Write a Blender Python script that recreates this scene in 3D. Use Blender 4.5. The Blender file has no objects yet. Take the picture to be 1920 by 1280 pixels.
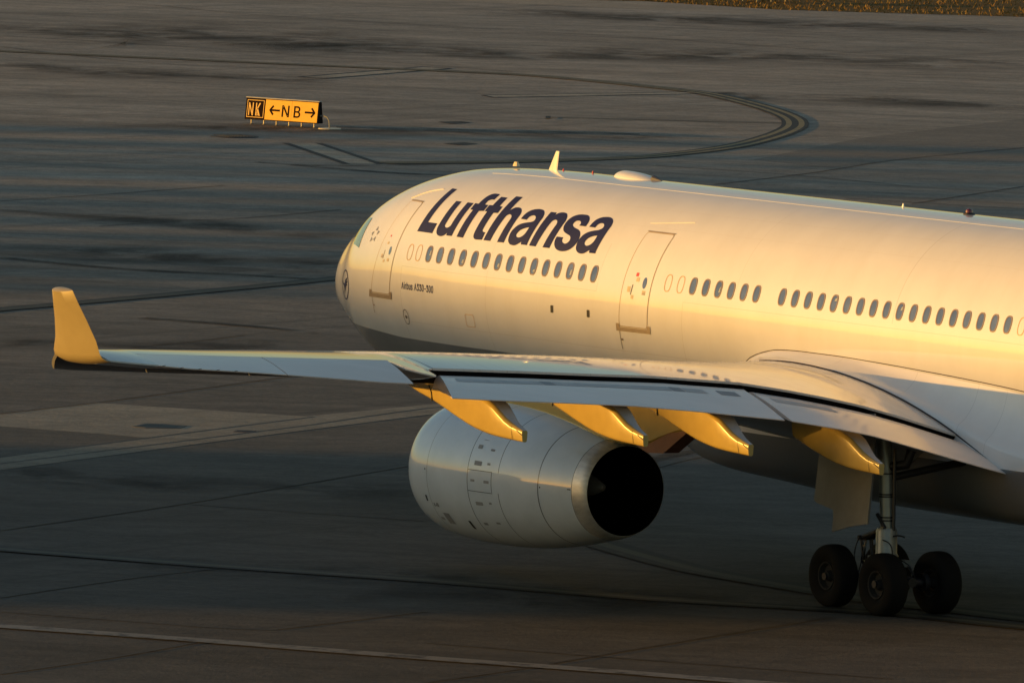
import bpy, bmesh, math, random
import numpy as np
from mathutils import Vector, Matrix
random.seed(7); rng = np.random.default_rng(7)
SC = bpy.context.scene
COL = SC.collection
# ---------------------------------------------------------------- camera
cam = bpy.data.cameras.new("camera"); cam_o = bpy.data.objects.new("camera", cam); COL.objects.link(cam_o)
cam.sensor_width = 36.0; cam.lens = 36.0 * 21083.4 / 1920.0
cam.clip_start = 5.0; cam.clip_end = 6000.0
CR = [[0.5233369, 0.851728, 0.0260344], [-0.0830879, 0.0205983, 0.9963293], [-0.8480654, 0.5235791, -0.0815481]]
cam_o.matrix_world = Matrix(((CR[0][0], CR[1][0], -CR[2][0], 235.0217), (CR[0][1], CR[1][1], -CR[2][1], -140.5996), (CR[0][2], CR[1][2], -CR[2][2], 25.6208), (0, 0, 0, 1)))
SC.camera = cam_o
# ---------------------------------------------------------------- sky, sun, exposure
SUN_EL = math.radians(3.6)
SUN_AZ = (-0.484, -0.875)                       # towards the sun, on the ground plane
world = bpy.data.worlds.new("World"); SC.world = world; world.use_nodes = True
wn = world.node_tree; wn.nodes.clear()
sky = wn.nodes.new("ShaderNodeTexSky"); sky.sky_type = 'NISHITA'; sky.sun_disc = False
sky.sun_elevation = SUN_EL; sky.sun_rotation = math.atan2(SUN_AZ[0], SUN_AZ[1])
sky.air_density = 1.0; sky.dust_density = 0.35; sky.ozone_density = 1.35
bg = wn.nodes.new("ShaderNodeBackground"); bg.inputs[1].default_value = 0.15
wo = wn.nodes.new("ShaderNodeOutputWorld")
wn.links.new(sky.outputs[0], bg.inputs[0]); wn.links.new(bg.outputs[0], wo.inputs[0])
sun = bpy.data.lights.new("sun", 'SUN'); sun.energy = 4.15; sun.angle = math.radians(0.53); sun.color = (1.0, 0.50, 0.09)
sun_o = bpy.data.objects.new("sun", sun); COL.objects.link(sun_o)
ce = math.cos(SUN_EL)
sdir = Vector((SUN_AZ[0] * ce, SUN_AZ[1] * ce, math.sin(SUN_EL)))
sun_o.rotation_euler = sdir.to_track_quat('Z', 'Y').to_euler(); sun_o.location = (0, -60, 60)
SC.view_settings.view_transform = 'Standard'; SC.view_settings.look = 'None'
SC.view_settings.gamma = 1.0; SC.view_settings.exposure = 0.64
SC.render.engine = 'CYCLES'; SC.cycles.transparent_max_bounces = 16
# ---------------------------------------------------------------- helpers
def tag(o, label=None, cat=None, group=None, kind=None):
    if label: o["label"] = label
    if cat: o["category"] = cat
    if group: o["group"] = group
    if kind: o["kind"] = kind
    return o
def empty(name, loc, rz=0.0):
    o = bpy.data.objects.new(name, None); COL.objects.link(o); o.location = loc; o.rotation_euler = (0, 0, rz)
    o.empty_display_size = 0.3
    return o
ORG = Vector((0, 0, 0))                          # origin of the frame the current thing is modelled in
def mesh(name, verts, faces, mats, parent=None, smooth=True, midx=None, sharp=None):
    me = bpy.data.meshes.new(name)
    ox, oy, oz = ORG
    me.from_pydata([(v[0] - ox, v[1] - oy, v[2] - oz) for v in verts], [], [tuple(f) for f in faces])
    if not isinstance(mats, (list, tuple)): mats = [mats]
    for m in mats: me.materials.append(m)
    if midx is not None:
        for p, i in zip(me.polygons, midx): p.material_index = i
    bm = bmesh.new(); bm.from_mesh(me)
    bmesh.ops.remove_doubles(bm, verts=bm.verts, dist=1e-5)
    bmesh.ops.recalc_face_normals(bm, faces=bm.faces)
    bm.to_mesh(me); bm.free()
    if smooth:
        me.polygons.foreach_set("use_smooth", [True] * len(me.polygons))
        me.set_sharp_from_angle(angle=math.radians(smooth if smooth is not True else 35))
    o = bpy.data.objects.new(name, me); COL.objects.link(o)
    if parent is not None: o.parent = parent
    return o
class MB:                                         # collects shapes that belong to ONE part
    def __init__(s): s.v = []; s.f = []; s.m = []
    def add(s, v, f, m=0):
        n = len(s.v); s.v += [tuple(p) for p in v]; s.f += [tuple(i + n for i in q) for q in f]; s.m += [m] * len(f); return s
    def box(s, x0, x1, y0, y1, z0, z1, m=0):
        v = [(x, y, z) for x in (x0, x1) for y in (y0, y1) for z in (z0, z1)]
        return s.add(v, [(0, 1, 3, 2), (4, 6, 7, 5), (0, 4, 5, 1), (2, 3, 7, 6), (0, 2, 6, 4), (1, 5, 7, 3)], m)
    def tube(s, pts, r, n=12, m=0, caps=True):
        pts = [Vector(p) for p in pts]; rs = r if isinstance(r, (list, tuple)) else [r] * len(pts)
        v = []; f = []
        up = Vector((0, 0, 1))
        for i, p in enumerate(pts):
            t = (pts[min(i + 1, len(pts) - 1)] - pts[max(i - 1, 0)]).normalized()
            a = t.cross(up)
            if a.length < 0.05: a = t.cross(Vector((1, 0, 0)))
            a.normalize(); b = t.cross(a)
            for k in range(n):
                c = 2 * math.pi * k / n; v.append(p + (a * math.cos(c) + b * math.sin(c)) * rs[i])
        for i in range(len(pts) - 1):
            for k in range(n): f.append((i * n + k, i * n + (k + 1) % n, (i + 1) * n + (k + 1) % n, (i + 1) * n + k))
        if caps: f += [tuple(range(n)), tuple(reversed(range((len(pts) - 1) * n, len(pts) * n)))]
        return s.add(v, f, m)
    def lathe(s, prof, c, axis, n=48, m=0, closed=False):   # prof: (along, radius)
        v = []; f = []
        for (a, r) in prof:
            for k in range(n):
                t = 2 * math.pi * k / n; p = [0, 0, 0]
                i, j = [q for q in range(3) if q != axis]
                p[axis] = c[axis] + a; p[i] = c[i] + r * math.cos(t); p[j] = c[j] + r * math.sin(t); v.append(tuple(p))
        L = len(prof)
        for i in range(L if closed else L - 1):
            for k in range(n): f.append((i * n + k, i * n + (k + 1) % n, ((i + 1) % L) * n + (k + 1) % n, ((i + 1) % L) * n + k))
        if not closed:
            if prof[0][1] < 1e-4 or prof[-1][1] < 1e-4: pass
        return s.add(v, f, m)
    def prism(s, poly, axis, a0, a1, m=0):        # poly in the other two axes, extruded along axis
        n = len(poly); i, j = [q for q in range(3) if q != axis]; v = []
        for a in (a0, a1):
            for p in poly:
                q = [0, 0, 0]; q[axis] = a; q[i] = p[0]; q[j] = p[1]; v.append(tuple(q))
        f = [tuple(range(n)), tuple(reversed(range(n, 2 * n)))] + [(k, (k + 1) % n, n + (k + 1) % n, n + k) for k in range(n)]
        return s.add(v, f, m)
    def build(s, name, mats, parent=None, smooth=True): return mesh(name, s.v, s.f, mats, parent, smooth, s.m)
def loft(rings, closed=True, caps=True):
    n = len(rings[0]); v = [tuple(p) for r in rings for p in r]; f = []
    for i in range(len(rings) - 1):
        for k in range(n if closed else n - 1): f.append((i * n + k, i * n + (k + 1) % n, (i + 1) * n + (k + 1) % n, (i + 1) * n + k))
    if caps: f += [tuple(range(n)), tuple(reversed(range((len(rings) - 1) * n, len(rings) * n)))]
    return v, f
def pchip(x, y, q):
    x = np.asarray(x, float); y = np.asarray(y, float); q = np.atleast_1d(np.asarray(q, float))
    h = np.diff(x); dl = np.diff(y) / h; m = np.zeros(len(x))
    for i in range(1, len(x) - 1):
        if dl[i - 1] * dl[i] > 0:
            w1 = 2 * h[i] + h[i - 1]; w2 = h[i] + 2 * h[i - 1]; m[i] = (w1 + w2) / (w1 / dl[i - 1] + w2 / dl[i])
    m[0] = dl[0]; m[-1] = dl[-1]
    i = np.clip(np.searchsorted(x, q) - 1, 0, len(h) - 1); t = np.clip((q - x[i]) / h[i], 0, 1)
    return (1 + 2 * t) * (1 - t) ** 2 * y[i] + t * (1 - t) ** 2 * h[i] * m[i] + t * t * (3 - 2 * t) * y[i + 1] + t * t * (t - 1) * h[i] * m[i + 1]
# ---------------------------------------------------------------- materials
class NT:
    def __init__(s, name):
        s.mat = bpy.data.materials.new(name); s.mat.use_nodes = True; s.t = s.mat.node_tree; s.n = s.t.nodes; s.l = s.t.links
        s.p = s.n["Principled BSDF"]
    def val(s, sock, v):
        if hasattr(v, "links") or hasattr(v, "is_linked"): s.l.new(v, sock)
        else: sock.default_value = v
    def math(s, op, a, b=0.0, c=None):
        n = s.n.new("ShaderNodeMath"); n.operation = op; s.val(n.inputs[0], a); s.val(n.inputs[1], b)
        if c is not None: s.val(n.inputs[2], c)
        return n.outputs[0]
    def coord(s, which="Object", scale=(1, 1, 1), rot=(0, 0, 0)):
        tc = s.n.new("ShaderNodeTexCoord"); mp = s.n.new("ShaderNodeMapping")
        mp.inputs["Scale"].default_value = scale; mp.inputs["Rotation"].default_value = rot
        s.l.new(tc.outputs[which], mp.inputs[0]); return mp.outputs[0]
    def xyz(s, which="Object"):
        tc = s.n.new("ShaderNodeTexCoord"); sp = s.n.new("ShaderNodeSeparateXYZ"); s.l.new(tc.outputs[which], sp.inputs[0]); return sp.outputs
    def noise(s, vec, scale=1.0, detail=6.0, rough=0.55, dist=0.0):
        n = s.n.new("ShaderNodeTexNoise"); s.l.new(vec, n.inputs["Vector"]); n.inputs["Scale"].default_value = scale
        n.inputs["Detail"].default_value = detail; n.inputs["Roughness"].default_value = rough; n.inputs["Distortion"].default_value = dist
        return n.outputs["Fac"]
    def ramp(s, fac, stops, interp='LINEAR'):
        n = s.n.new("ShaderNodeValToRGB"); n.color_ramp.interpolation = interp; s.l.new(fac, n.inputs[0]); e = n.color_ramp.elements
        while len(e) < len(stops): e.new(0.5)
        for k, (p, c) in zip(e, stops):
            k.position = p; k.color = (c, c, c, 1) if isinstance(c, (int, float)) else (c[0], c[1], c[2], 1)
        return n.outputs[0]
    def mix(s, fac, a, b, mode='MIX'):
        n = s.n.new("ShaderNodeMix"); n.data_type = 'RGBA'; n.blend_type = mode
        s.val(n.inputs[0], fac)
        for k, q in ((6, a), (7, b)):
            if isinstance(q, tuple): n.inputs[k].default_value = (q[0], q[1], q[2], 1)
            else: s.l.new(q, n.inputs[k])
        return n.outputs[2]
    def bump(s, h, strength=0.2, dist=0.02):
        n = s.n.new("ShaderNodeBump"); n.inputs["Strength"].default_value = strength; n.inputs["Distance"].default_value = dist
        s.l.new(h, n.inputs["Height"]); s.l.new(n.outputs[0], s.p.inputs["Normal"]); return n
    def base(s, c):
        if isinstance(c, tuple): s.p.inputs["Base Color"].default_value = (c[0], c[1], c[2], 1)
        else: s.l.new(c, s.p.inputs["Base Color"])
    def set(s, rough=0.5, metal=0.0, coat=0.0, coat_rough=0.05, spec=0.5):
        s.p.inputs["Roughness"].default_value = rough; s.p.inputs["Metallic"].default_value = metal
        s.p.inputs["Coat Weight"].default_value = coat; s.p.inputs["Coat Roughness"].default_value = coat_rough
        s.p.inputs["Specular IOR Level"].default_value = spec
    def box(s, X, Z, x0, x1, z0, z1):             # 1 inside the rectangle
        a = s.math('GREATER_THAN', X, x0); b = s.math('LESS_THAN', X, x1); c = s.math('GREATER_THAN', Z, z0); d = s.math('LESS_THAN', Z, z1)
        return s.math('MULTIPLY', s.math('MULTIPLY', a, b), s.math('MULTIPLY', c, d))
    def vline(s, X, Z, x0, w, z0=-99, z1=99): return s.box(X, Z, x0 - w / 2, x0 + w / 2, z0, z1)
    def hline(s, X, Z, z0, w, x0=-99, x1=99): return s.box(X, Z, x0, x1, z0 - w / 2, z0 + w / 2)
    def any(s, L):
        r = L[0]
        for q in L[1:]: r = s.math('MAXIMUM', r, q)
        return r
def plain(name, c, rough=0.5, metal=0.0, coat=0.0, var=0.12, scale=3.0, spec=0.5, bump=0.0):
    t = NT(name); v = t.coord("Object"); n = t.noise(v, scale, 6)
    t.base(t.mix(t.ramp(n, [(0.3, 0.0), (0.7, 1.0)]), tuple(q * (1 - var) for q in c), tuple(min(1, q * (1 + var)) for q in c)))
    t.set(rough, metal, coat, 0.05, spec)
    if bump: t.bump(t.noise(v, scale * 6, 4), bump, 0.01)
    return t.mat
# ================================================================ GROUND
GD = {"nose_line":[[-2.04,-65.2],[-44.22,14.3],[-44.48,14.79],[-45.98,18.07],[-48.06,22.41],[-50.07,26.5],[-52.34,30.7],[-66.6,57.09]],"double_line":[[-53.51,-59.92],[14.57,-17.9],[19.09,-15.11],[23.42,-12.01],[28.13,-9.29],[32.58,-5.69],[35.76,-4.43],[36.88,-3.73],[104.72,38.67]],"engine_line":[[10.47,-1.69],[14.29,-2.87],[16.99,-3.7],[20.38,-4.4],[23.75,-4.87],[27.36,-4.72],[30.31,-4.52],[32.51,-3.86],[34.28,-3.42],[35.63,-2.87],[91.2,19.77]],"arc":[[-174.91,62.52],[-144.37,88.36],[-140.99,91.22],[-137.55,92.17],[-133.41,92.64],[-129.69,92.73],[-125.71,91.76],[-120.54,90.0],[-116.12,88.09],[-112.69,86.13],[-109.67,83.91],[-105.9,80.54],[-102.05,76.58],[-99.15,72.59],[-97.33,69.0],[-96.36,63.8],[-96.47,61.7],[-96.63,58.7]],"thin_line":[[-117.46,78.38],[-116.08,80.55],[-114.51,83.05],[-113.05,85.75]],"thin_end":[[-117.89,78.49],[-117.86,78.69],[-116.64,77.93],[-116.67,77.73]],"white_line":[[-28.03,-82.44],[28.54,-25.87],[28.69,-25.72],[32.3,-23.09],[36.83,-20.12],[39.77,-17.99],[42.87,-15.95],[47.68,-12.67],[113.78,32.4]],"strip":[[-1.4,-13.03],[-12.76,6.45],[-14.71,11.02],[-23.9,35.76],[-21.86,34.38],[-12.15,9.47],[-6.87,-0.18],[1.26,-14.45]],"strip_seams":[[[15.8,-43.27],[-3.32,-8.13],[-10.54,5.14],[-13.79,10.46],[-22.81,35.02]],[[14.87,-42.13],[-4.82,-7.31],[-9.82,1.53],[-12.45,6.27]]],"patch":[[-14.15,-4.03],[-17.51,2.72],[-15.24,4.3],[-12.45,6.27],[-9.65,1.43],[-8.55,-0.95],[-10.19,-1.77]],"grate":[[-11.89,0.95],[-11.68,1.47],[-11.07,1.72],[-10.48,1.13],[-10.89,0.38],[-11.27,0.21]],"grate2":[[-9.65,2.38],[-9.35,2.74],[-8.98,2.38],[-9.28,2.02]],"patch_nb":[[-106.53,60.65],[-106.2,61.82],[-96.26,58.4],[-96.47,57.19]],"patch_far":[[-140.64,81.27],[-139.59,81.8],[-144.75,90.68],[-145.85,90.05]],"patch_far2":[[-129.5,82.85],[-130.02,92.69],[-129.18,94.11],[-128.14,82.49]],"manholes":[[-109.89,60.53]],"dark1":[[-115.85,72.57],[-115.97,73.67],[-115.24,73.63],[-114.7,72.44]],"dark2":[[-105.29,66.4],[-105.66,67.51],[-104.81,67.6],[-104.31,66.47]],"grass":[[-195.64,120.59],[-189.04,124.92],[-188.03,127.1],[-181.25,129.78],[-178.02,134.15],[-174.99,138.63],[-173.45,140.14],[-109.19,203.15]],"shoulder":[[-267.94,71.65],[-190.47,117.46],[-187.02,119.5],[-182.21,123.43],[-177.45,127.33],[-172.35,130.94],[-168.68,134.34],[-166.8,135.58],[-91.67,185.13]],"dark_wedge":[[-95.76,73.32],[-105.06,83.91],[-113.96,97.2],[-132.18,126.19],[-84.46,91.65],[-92.5,82.64],[-94.81,78.75],[-91.64,73.98]],"joints":[[[-83.02,36.13],[-85.19,41.52],[-87.94,47.37]],[[-79.62,34.24],[-74.21,38.1],[-77.36,45.63]],[[-72.43,33.84],[-73.72,36.77],[-74.21,38.1]],[[-32.34,12.21],[-33.66,15.01],[-35.12,17.43]],[[-15.35,-1.34],[-17.51,2.72],[-22.73,11.22],[-27.01,18.45]],[[10.84,-15.84],[6.6,-8.55],[-0.72,2.57]],[[23.61,-22.91],[20.7,-17.64],[19.25,-13.7]],[[6.6,-8.55],[11.89,-5.05]],[[26.05,-24.26],[30.15,-21.5],[31.02,-20.35],[28.91,-15.34]],[[36.52,-30.06],[34.41,-26.04],[32.39,-22.8]],[[40.64,-22.42],[38.97,-18.97],[36.23,-14.01],[32.68,-7.38]],[[34.25,-18.56],[37.94,-16.24],[40.83,-14.25],[43.19,-12.72]],[[-193.34,97.2],[-188.38,101.06],[-179.36,102.48],[-168.28,107.99]],[[-168.28,107.99],[-162.72,111.13],[-143.96,117.57]],[[-167.22,82.74],[-157.76,87.35],[-142.54,92.17]],[[-85.12,64.96],[-89.42,71.65],[-94.79,78.85],[-99.53,87.41]],[[-78.44,65.87],[-72.88,69.32]],[[-75.81,66.8],[-82.22,75.66]],[[-93.75,68.06],[-88.6,70.45],[-82.99,71.57]],[[-160.3,78.91],[-149.14,79.93],[-143.16,87.38]],[[2.35,7.16],[0.43,9.46],[-1.62,12.52]]],"skid_and_shadow":[[[-97.77,54.34],[-95.93,55.81],[-95.65,58.84],[-96.12,63.65]],[[-96.34,54.98],[-92.89,56.12],[-90.62,57.93]],[[-61.73,24.34],[-56.88,25.91],[-54.34,28.13],[-51.49,30.27]],[[-40.92,17.42],[-37.42,19.17],[-34.86,19.7]],[[-113.81,67.05],[-110.89,72.73],[-108.4,76.63]],[[0.5,8.17],[-1.29,10.56],[-2.04,13.11],[-1.99,14.36]]],"darkening":[[[[-182.17,114.89],[-172.76,122.64],[-164.05,132.31]],4.0],[[[-169.17,83.31],[-167.11,88.95],[-163.04,92.93],[-159.53,98.5]],8.0],[[[-162.36,92.54],[-152.43,98.25],[-150.53,108.34],[-141.18,116.2]],4.5],[[[-115.46,58.46],[-113.84,63.27],[-112.73,66.63],[-109.33,71.77],[-106.88,79.79]],2.4],[[[-65.86,26.25],[-60.9,29.44],[-56.61,31.81],[-54.78,32.59]],3.4],[[[-79.97,34.04],[-72.86,37.26],[-66.34,39.47]],1.8],[[[24.16,-13.83],[26.98,-11.44],[29.77,-7.68]],2.6],[[[-150.03,72.74],[-142.92,76.37],[-138.89,82.16]],3.0],[[[-127.97,91.39],[-125.28,96.96],[-118.75,100.94]],2.6],[[[-2.25,-8.89],[1.89,-6.49],[6.05,-1.53]],2.2],[[[18.57,-16.72],[21.34,-13.53],[23.42,-10.63]],1.6],[[[-35.06,9.24],[-32.34,13.09],[-32.92,17.86]],1.6]]}
def cat_rom(P, n=8, closed=False):
    P = [Vector((p[0], p[1], 0)) for p in P]; out = []; L = len(P)
    for i in range(L if closed else L - 1):
        if closed: a, b, c, d = P[(i - 1) % L], P[i], P[(i + 1) % L], P[(i + 2) % L]
        else: a, b, c, d = P[max(i - 1, 0)], P[i], P[i + 1], P[min(i + 2, L - 1)]
        l1, l2, l3 = (b - a).length, (c - b).length, (d - c).length
        if l1 > 1.5 * l2: a = b + (a - b) * (l2 / l1)
        if l3 > 1.5 * l2: d = c + (d - c) * (l2 / l3)
        if l2 > 3 * min([x for x in (l1, l3) if x > 0] or [l2]): a = 2 * b - c if 0 < l1 < l2 / 3 else a; d = 2 * c - b if 0 < l3 < l2 / 3 else d
        for k in range(n):
            t = k / n; out.append(((2 * b) + (c - a) * t + (2 * a - 5 * b + 4 * c - d) * t * t + (3 * b - a - 3 * c + d) * t ** 3) / 2)
    if not closed: out.append(P[-1])
    return out
def ribbon(mb, P, a, b, z, m=0):
    v = []
    for i, p in enumerate(P):
        t = (P[min(i + 1, len(P) - 1)] - P[max(i - 1, 0)]).normalized(); n = Vector((-t.y, t.x, 0))
        v += [(p.x + n.x * a, p.y + n.y * a, z), (p.x + n.x * b, p.y + n.y * b, z)]
    return mb.add(v, [(2 * i, 2 * i + 1, 2 * i + 3, 2 * i + 2) for i in range(len(P) - 1)], m)
def ground_mat(name, c0, c1, warm, darkening=1.0, rough=0.85, fade=True):
    t = NT(name); X, Y, Z = t.xyz("Object")
    def oriented(ang, sx, sy):
        v = t.coord("Object", rot=(0, 0, ang)); m = t.n.new("ShaderNodeMapping"); m.inputs["Scale"].default_value = (sx, sy, 1); t.l.new(v, m.inputs[0]); return m.outputs[0]
    a1 = -math.atan2(0.56, 0.83); a2 = -math.atan2(0.9, -0.44)
    big = t.noise(t.coord("Object"), 0.045, 7, 0.62, 0.6)
    s1 = t.noise(oriented(a1, 0.02, 0.30), 1.0, 8, 0.62, 0.4)
    s2 = t.noise(oriented(a2, 0.025, 0.33), 1.0, 8, 0.6, 0.3)
    s3 = t.noise(oriented(a1 - 0.15, 0.10, 1.6), 1.0, 6, 0.6)
    fine = t.noise(t.coord("Object"), 9.0, 5, 0.7)
    fine2 = t.noise(t.coord("Object"), 3.2, 6, 0.75)
    mid = t.noise(t.coord("Object"), 0.8, 6, 0.65)
    s4 = t.noise(oriented(-1.02, 0.15, 0.55), 1.0, 8, 0.65, 0.5)
    s5 = t.noise(oriented(-1.10, 0.42, 1.3), 1.0, 8, 0.7, 0.4)
    def amp(n, a, g=3.2): return t.math('MULTIPLY', t.math('SUBTRACT', n, 0.5), a * g)
    f = t.math('ADD', 0.5, amp(big, 0.22))
    for n_, a_ in ((s1, 0.20), (s2, 0.10), (s3, 0.12), (s4, 0.27), (s5, 0.27), (mid, 0.22), (fine, 0.34), (fine2, 0.26)): f = t.math('ADD', f, amp(n_, a_ * darkening if n_ not in (fine, fine2) else a_))
    blot = t.ramp(t.noise(oriented(-1.04, 0.035, 0.15), 1.0, 9, 0.68, 0.8), [(0.36, 0.0), (0.50, 0.55), (0.64, 1.0)])
    col = t.ramp(f, [(0.0, tuple(q * (1 - 0.58 * darkening) for q in c0)), (0.30, tuple(q * (1 - 0.25 * darkening) for q in c0)), (0.50, c0), (0.70, c1), (1.0, tuple(q * 1.38 for q in c1))])
    col = t.mix(t.math('MULTIPLY', t.math('SUBTRACT', 1.0, blot), 0.50 * darkening), col, tuple(q * 0.42 for q in c0))
    w = t.ramp(t.noise(t.coord("Object"), 0.06, 3), [(0.4, 0.0), (0.62, 1.0)])
    col = t.mix(t.math('MULTIPLY', w, 0.35), col, t.mix(1.0, col, warm, 'MULTIPLY'))
    # dark tyre-rubber streaks along the taxi directions
    r1 = t.ramp(t.noise(oriented(a1, 0.012, 0.75), 1.0, 4, 0.6), [(0.57, 0.0), (0.66, 1.0)])
    r2 = t.ramp(t.noise(oriented(a2 + 0.04, 0.014, 0.8), 1.0, 4, 0.6), [(0.57, 0.0), (0.66, 1.0)])
    rr = t.math('MULTIPLY', t.math('MAXIMUM', r1, r2), t.ramp(mid, [(0.3, 0.35), (0.6, 1.0)]))
    col = t.mix(t.math('MULTIPLY', rr, 0.45 * darkening), col, tuple(q * 0.35 for q in c0))
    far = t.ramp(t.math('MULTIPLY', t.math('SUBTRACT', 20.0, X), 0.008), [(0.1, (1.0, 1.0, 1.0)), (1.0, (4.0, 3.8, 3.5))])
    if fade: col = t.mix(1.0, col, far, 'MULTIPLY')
    t.base(col); t.set(rough, spec=0.3)
    t.bump(t.math('ADD', fine, t.math('MULTIPLY', mid, 2.0)), 0.9, 0.02)
    return t.mat
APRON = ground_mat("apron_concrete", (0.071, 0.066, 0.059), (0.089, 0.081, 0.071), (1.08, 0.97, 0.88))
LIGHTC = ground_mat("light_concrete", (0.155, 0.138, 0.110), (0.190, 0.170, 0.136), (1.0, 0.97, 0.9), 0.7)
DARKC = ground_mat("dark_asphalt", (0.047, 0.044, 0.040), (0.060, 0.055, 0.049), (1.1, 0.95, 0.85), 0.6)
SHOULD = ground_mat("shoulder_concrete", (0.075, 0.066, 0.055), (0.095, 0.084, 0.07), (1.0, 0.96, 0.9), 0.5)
def worn(name, c, under=(0.05, 0.047, 0.043), amt=0.55, scale=1.5, rough=0.7):
    t = NT(name); n = t.noise(t.coord("Object"), scale, 7, 0.7)
    t.base(t.mix(t.ramp(n, [(0.26 + 0.28 * amt, 0.0), (0.38 + 0.28 * amt, 1.0)]), under, c)); t.set(rough, spec=0.3)
    return t.mat
YEL = worn("worn_yellow_paint", (0.048, 0.046, 0.030), amt=0.35)
YEL2 = worn("yellow_paint", (0.24, 0.18, 0.08), amt=0.3)
BLK = worn("black_marking_paint", (0.007, 0.007, 0.008), amt=0.2)
WHT = worn("worn_white_paint", (0.20, 0.18, 0.15), amt=0.45)
JNT = worn("joint_sealant", (0.022, 0.020, 0.019), (0.046, 0.040, 0.035), amt=0.72, scale=0.22)
BLKM = plain("black_iron", (0.012, 0.012, 0.013), 0.6)
# one sheet to the horizon, finer near the camera's view
gx = [-5000, -2500, -1200, -600, -300, -200, -100, 0, 100, 200, 400, 900, 2500, 5000]
gv = [(x, y, 0.0) for x in gx for y in gx]; n_ = len(gx)
tag(mesh("apron", gv, [(i * n_ + j, i * n_ + j + 1, (i + 1) * n_ + j + 1, (i + 1) * n_ + j) for i in range(n_ - 1) for j in range(n_ - 1)], APRON, smooth=False), kind="structure")
def sheet(name, poly, z, m, zz=0.0):
    return tag(mesh(name, [(p[0], p[1], z) for p in poly], [tuple(range(len(poly)))], m, smooth=False), kind="structure")
def tri_sheet(name, poly, z, m):
    bm = bmesh.new(); vs = [bm.verts.new((p[0], p[1], z)) for p in poly]
    es = [bm.edges.new((vs[i], vs[(i + 1) % len(vs)])) for i in range(len(vs))]
    bmesh.ops.triangle_fill(bm, edges=es, use_beauty=True)
    me = bpy.data.meshes.new(name); bm.to_mesh(me); bm.free()
    for p in me.polygons:
        if p.normal.z < 0: p.flip()
    me.materials.append(m); o = bpy.data.objects.new(name, me); COL.objects.link(o); return tag(o, kind="structure")
tri_sheet("asphalt_patch", GD['dark_wedge'], 0.004, DARKC)
tri_sheet("concrete_panel", GD['patch'], 0.004, LIGHTC)
tri_sheet("concrete_strip", GD['strip'], 0.008, LIGHTC)
mb = MB()
for J in GD['strip_seams']: ribbon(mb, cat_rom(J, 2), -0.05, 0.05, 0.012)
tag(mb.build("strip_seam", JNT, smooth=False), kind="structure")
mb = MB()
for J in GD['joints']: ribbon(mb, cat_rom(J, 6), -0.045, 0.045, 0.016)
tag(mb.build("pavement_joint", JNT, smooth=False), kind="structure")
# rubber marks plus the sign's shadow painted as a streak, broken up by noise
t = NT("rubber_and_shadow"); tr = t.n.new("ShaderNodeBsdfTransparent"); ms = t.n.new("ShaderNodeMixShader")
X, Y, Z = t.xyz("Object")
fac = t.ramp(t.noise(t.coord("Object"), 0.35, 7, 0.7), [(0.36, 0.0), (0.62, 0.75)])
t.base((0.014, 0.013, 0.013)); t.set(0.8, spec=0.2)
t.l.new(fac, ms.inputs[0]); t.l.new(tr.outputs[0], ms.inputs[1]); t.l.new(t.p.outputs[0], ms.inputs[2]); t.l.new(ms.outputs[0], t.n["Material Output"].inputs[0])
RUB_SHADOW = t.mat
mb = MB()
for J in GD['skid_and_shadow']: ribbon(mb, cat_rom(J, 6), -0.30, 0.25, 0.020); 
tag(mb.build("tyre_and_shadow_marks", RUB_SHADOW, smooth=False), kind="structure")
t = NT("stain_and_shade_film"); tr = t.n.new("ShaderNodeBsdfTransparent"); ms = t.n.new("ShaderNodeMixShader")  # dark film: pavement stains, with painted shade by the sign and under the engine
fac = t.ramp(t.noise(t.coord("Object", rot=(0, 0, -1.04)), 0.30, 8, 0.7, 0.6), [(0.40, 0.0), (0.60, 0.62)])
at_ = t.n.new('ShaderNodeAttribute'); at_.attribute_name = 'film_strength'; fac = t.math('MULTIPLY', fac, at_.outputs['Fac'])
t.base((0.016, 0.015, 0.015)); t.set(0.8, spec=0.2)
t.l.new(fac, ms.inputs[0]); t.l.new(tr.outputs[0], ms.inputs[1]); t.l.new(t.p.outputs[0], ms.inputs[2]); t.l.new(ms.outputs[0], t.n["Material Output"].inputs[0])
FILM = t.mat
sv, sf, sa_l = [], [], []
for J, w_ in GD['darkening']:
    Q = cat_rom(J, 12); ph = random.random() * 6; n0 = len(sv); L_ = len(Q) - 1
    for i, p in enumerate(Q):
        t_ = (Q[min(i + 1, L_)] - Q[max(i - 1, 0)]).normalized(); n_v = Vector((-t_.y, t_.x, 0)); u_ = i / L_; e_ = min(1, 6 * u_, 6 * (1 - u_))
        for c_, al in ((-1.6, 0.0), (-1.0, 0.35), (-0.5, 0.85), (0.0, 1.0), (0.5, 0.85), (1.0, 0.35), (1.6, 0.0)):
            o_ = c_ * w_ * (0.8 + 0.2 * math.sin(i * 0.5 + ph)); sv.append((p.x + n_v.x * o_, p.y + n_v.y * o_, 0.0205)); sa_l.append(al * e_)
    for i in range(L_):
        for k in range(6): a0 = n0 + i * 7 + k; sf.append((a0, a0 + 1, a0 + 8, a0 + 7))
me = bpy.data.meshes.new("pavement_stain_and_shade"); me.from_pydata(sv, [], sf); me.materials.append(FILM)
at = me.attributes.new("film_strength", 'FLOAT', 'POINT'); at.data.foreach_set("value", sa_l)
o = bpy.data.objects.new("pavement_stain_and_shade", me); COL.objects.link(o); tag(o, kind="structure")
def marking(name, P, bands, z, n=8):
    mb = MB(); Q = cat_rom(P, n)
    for a, b, m in bands: ribbon(mb, Q, a, b, z, m)
    return tag(mb.build(name, [BLK, YEL, YEL2, WHT], smooth=False), kind="structure")
marking("taxiway_line", GD['nose_line'], [(-0.40, -0.16, 0), (-0.16, 0.16, 1), (0.16, 0.40, 0)], 0.024, 4)
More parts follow.
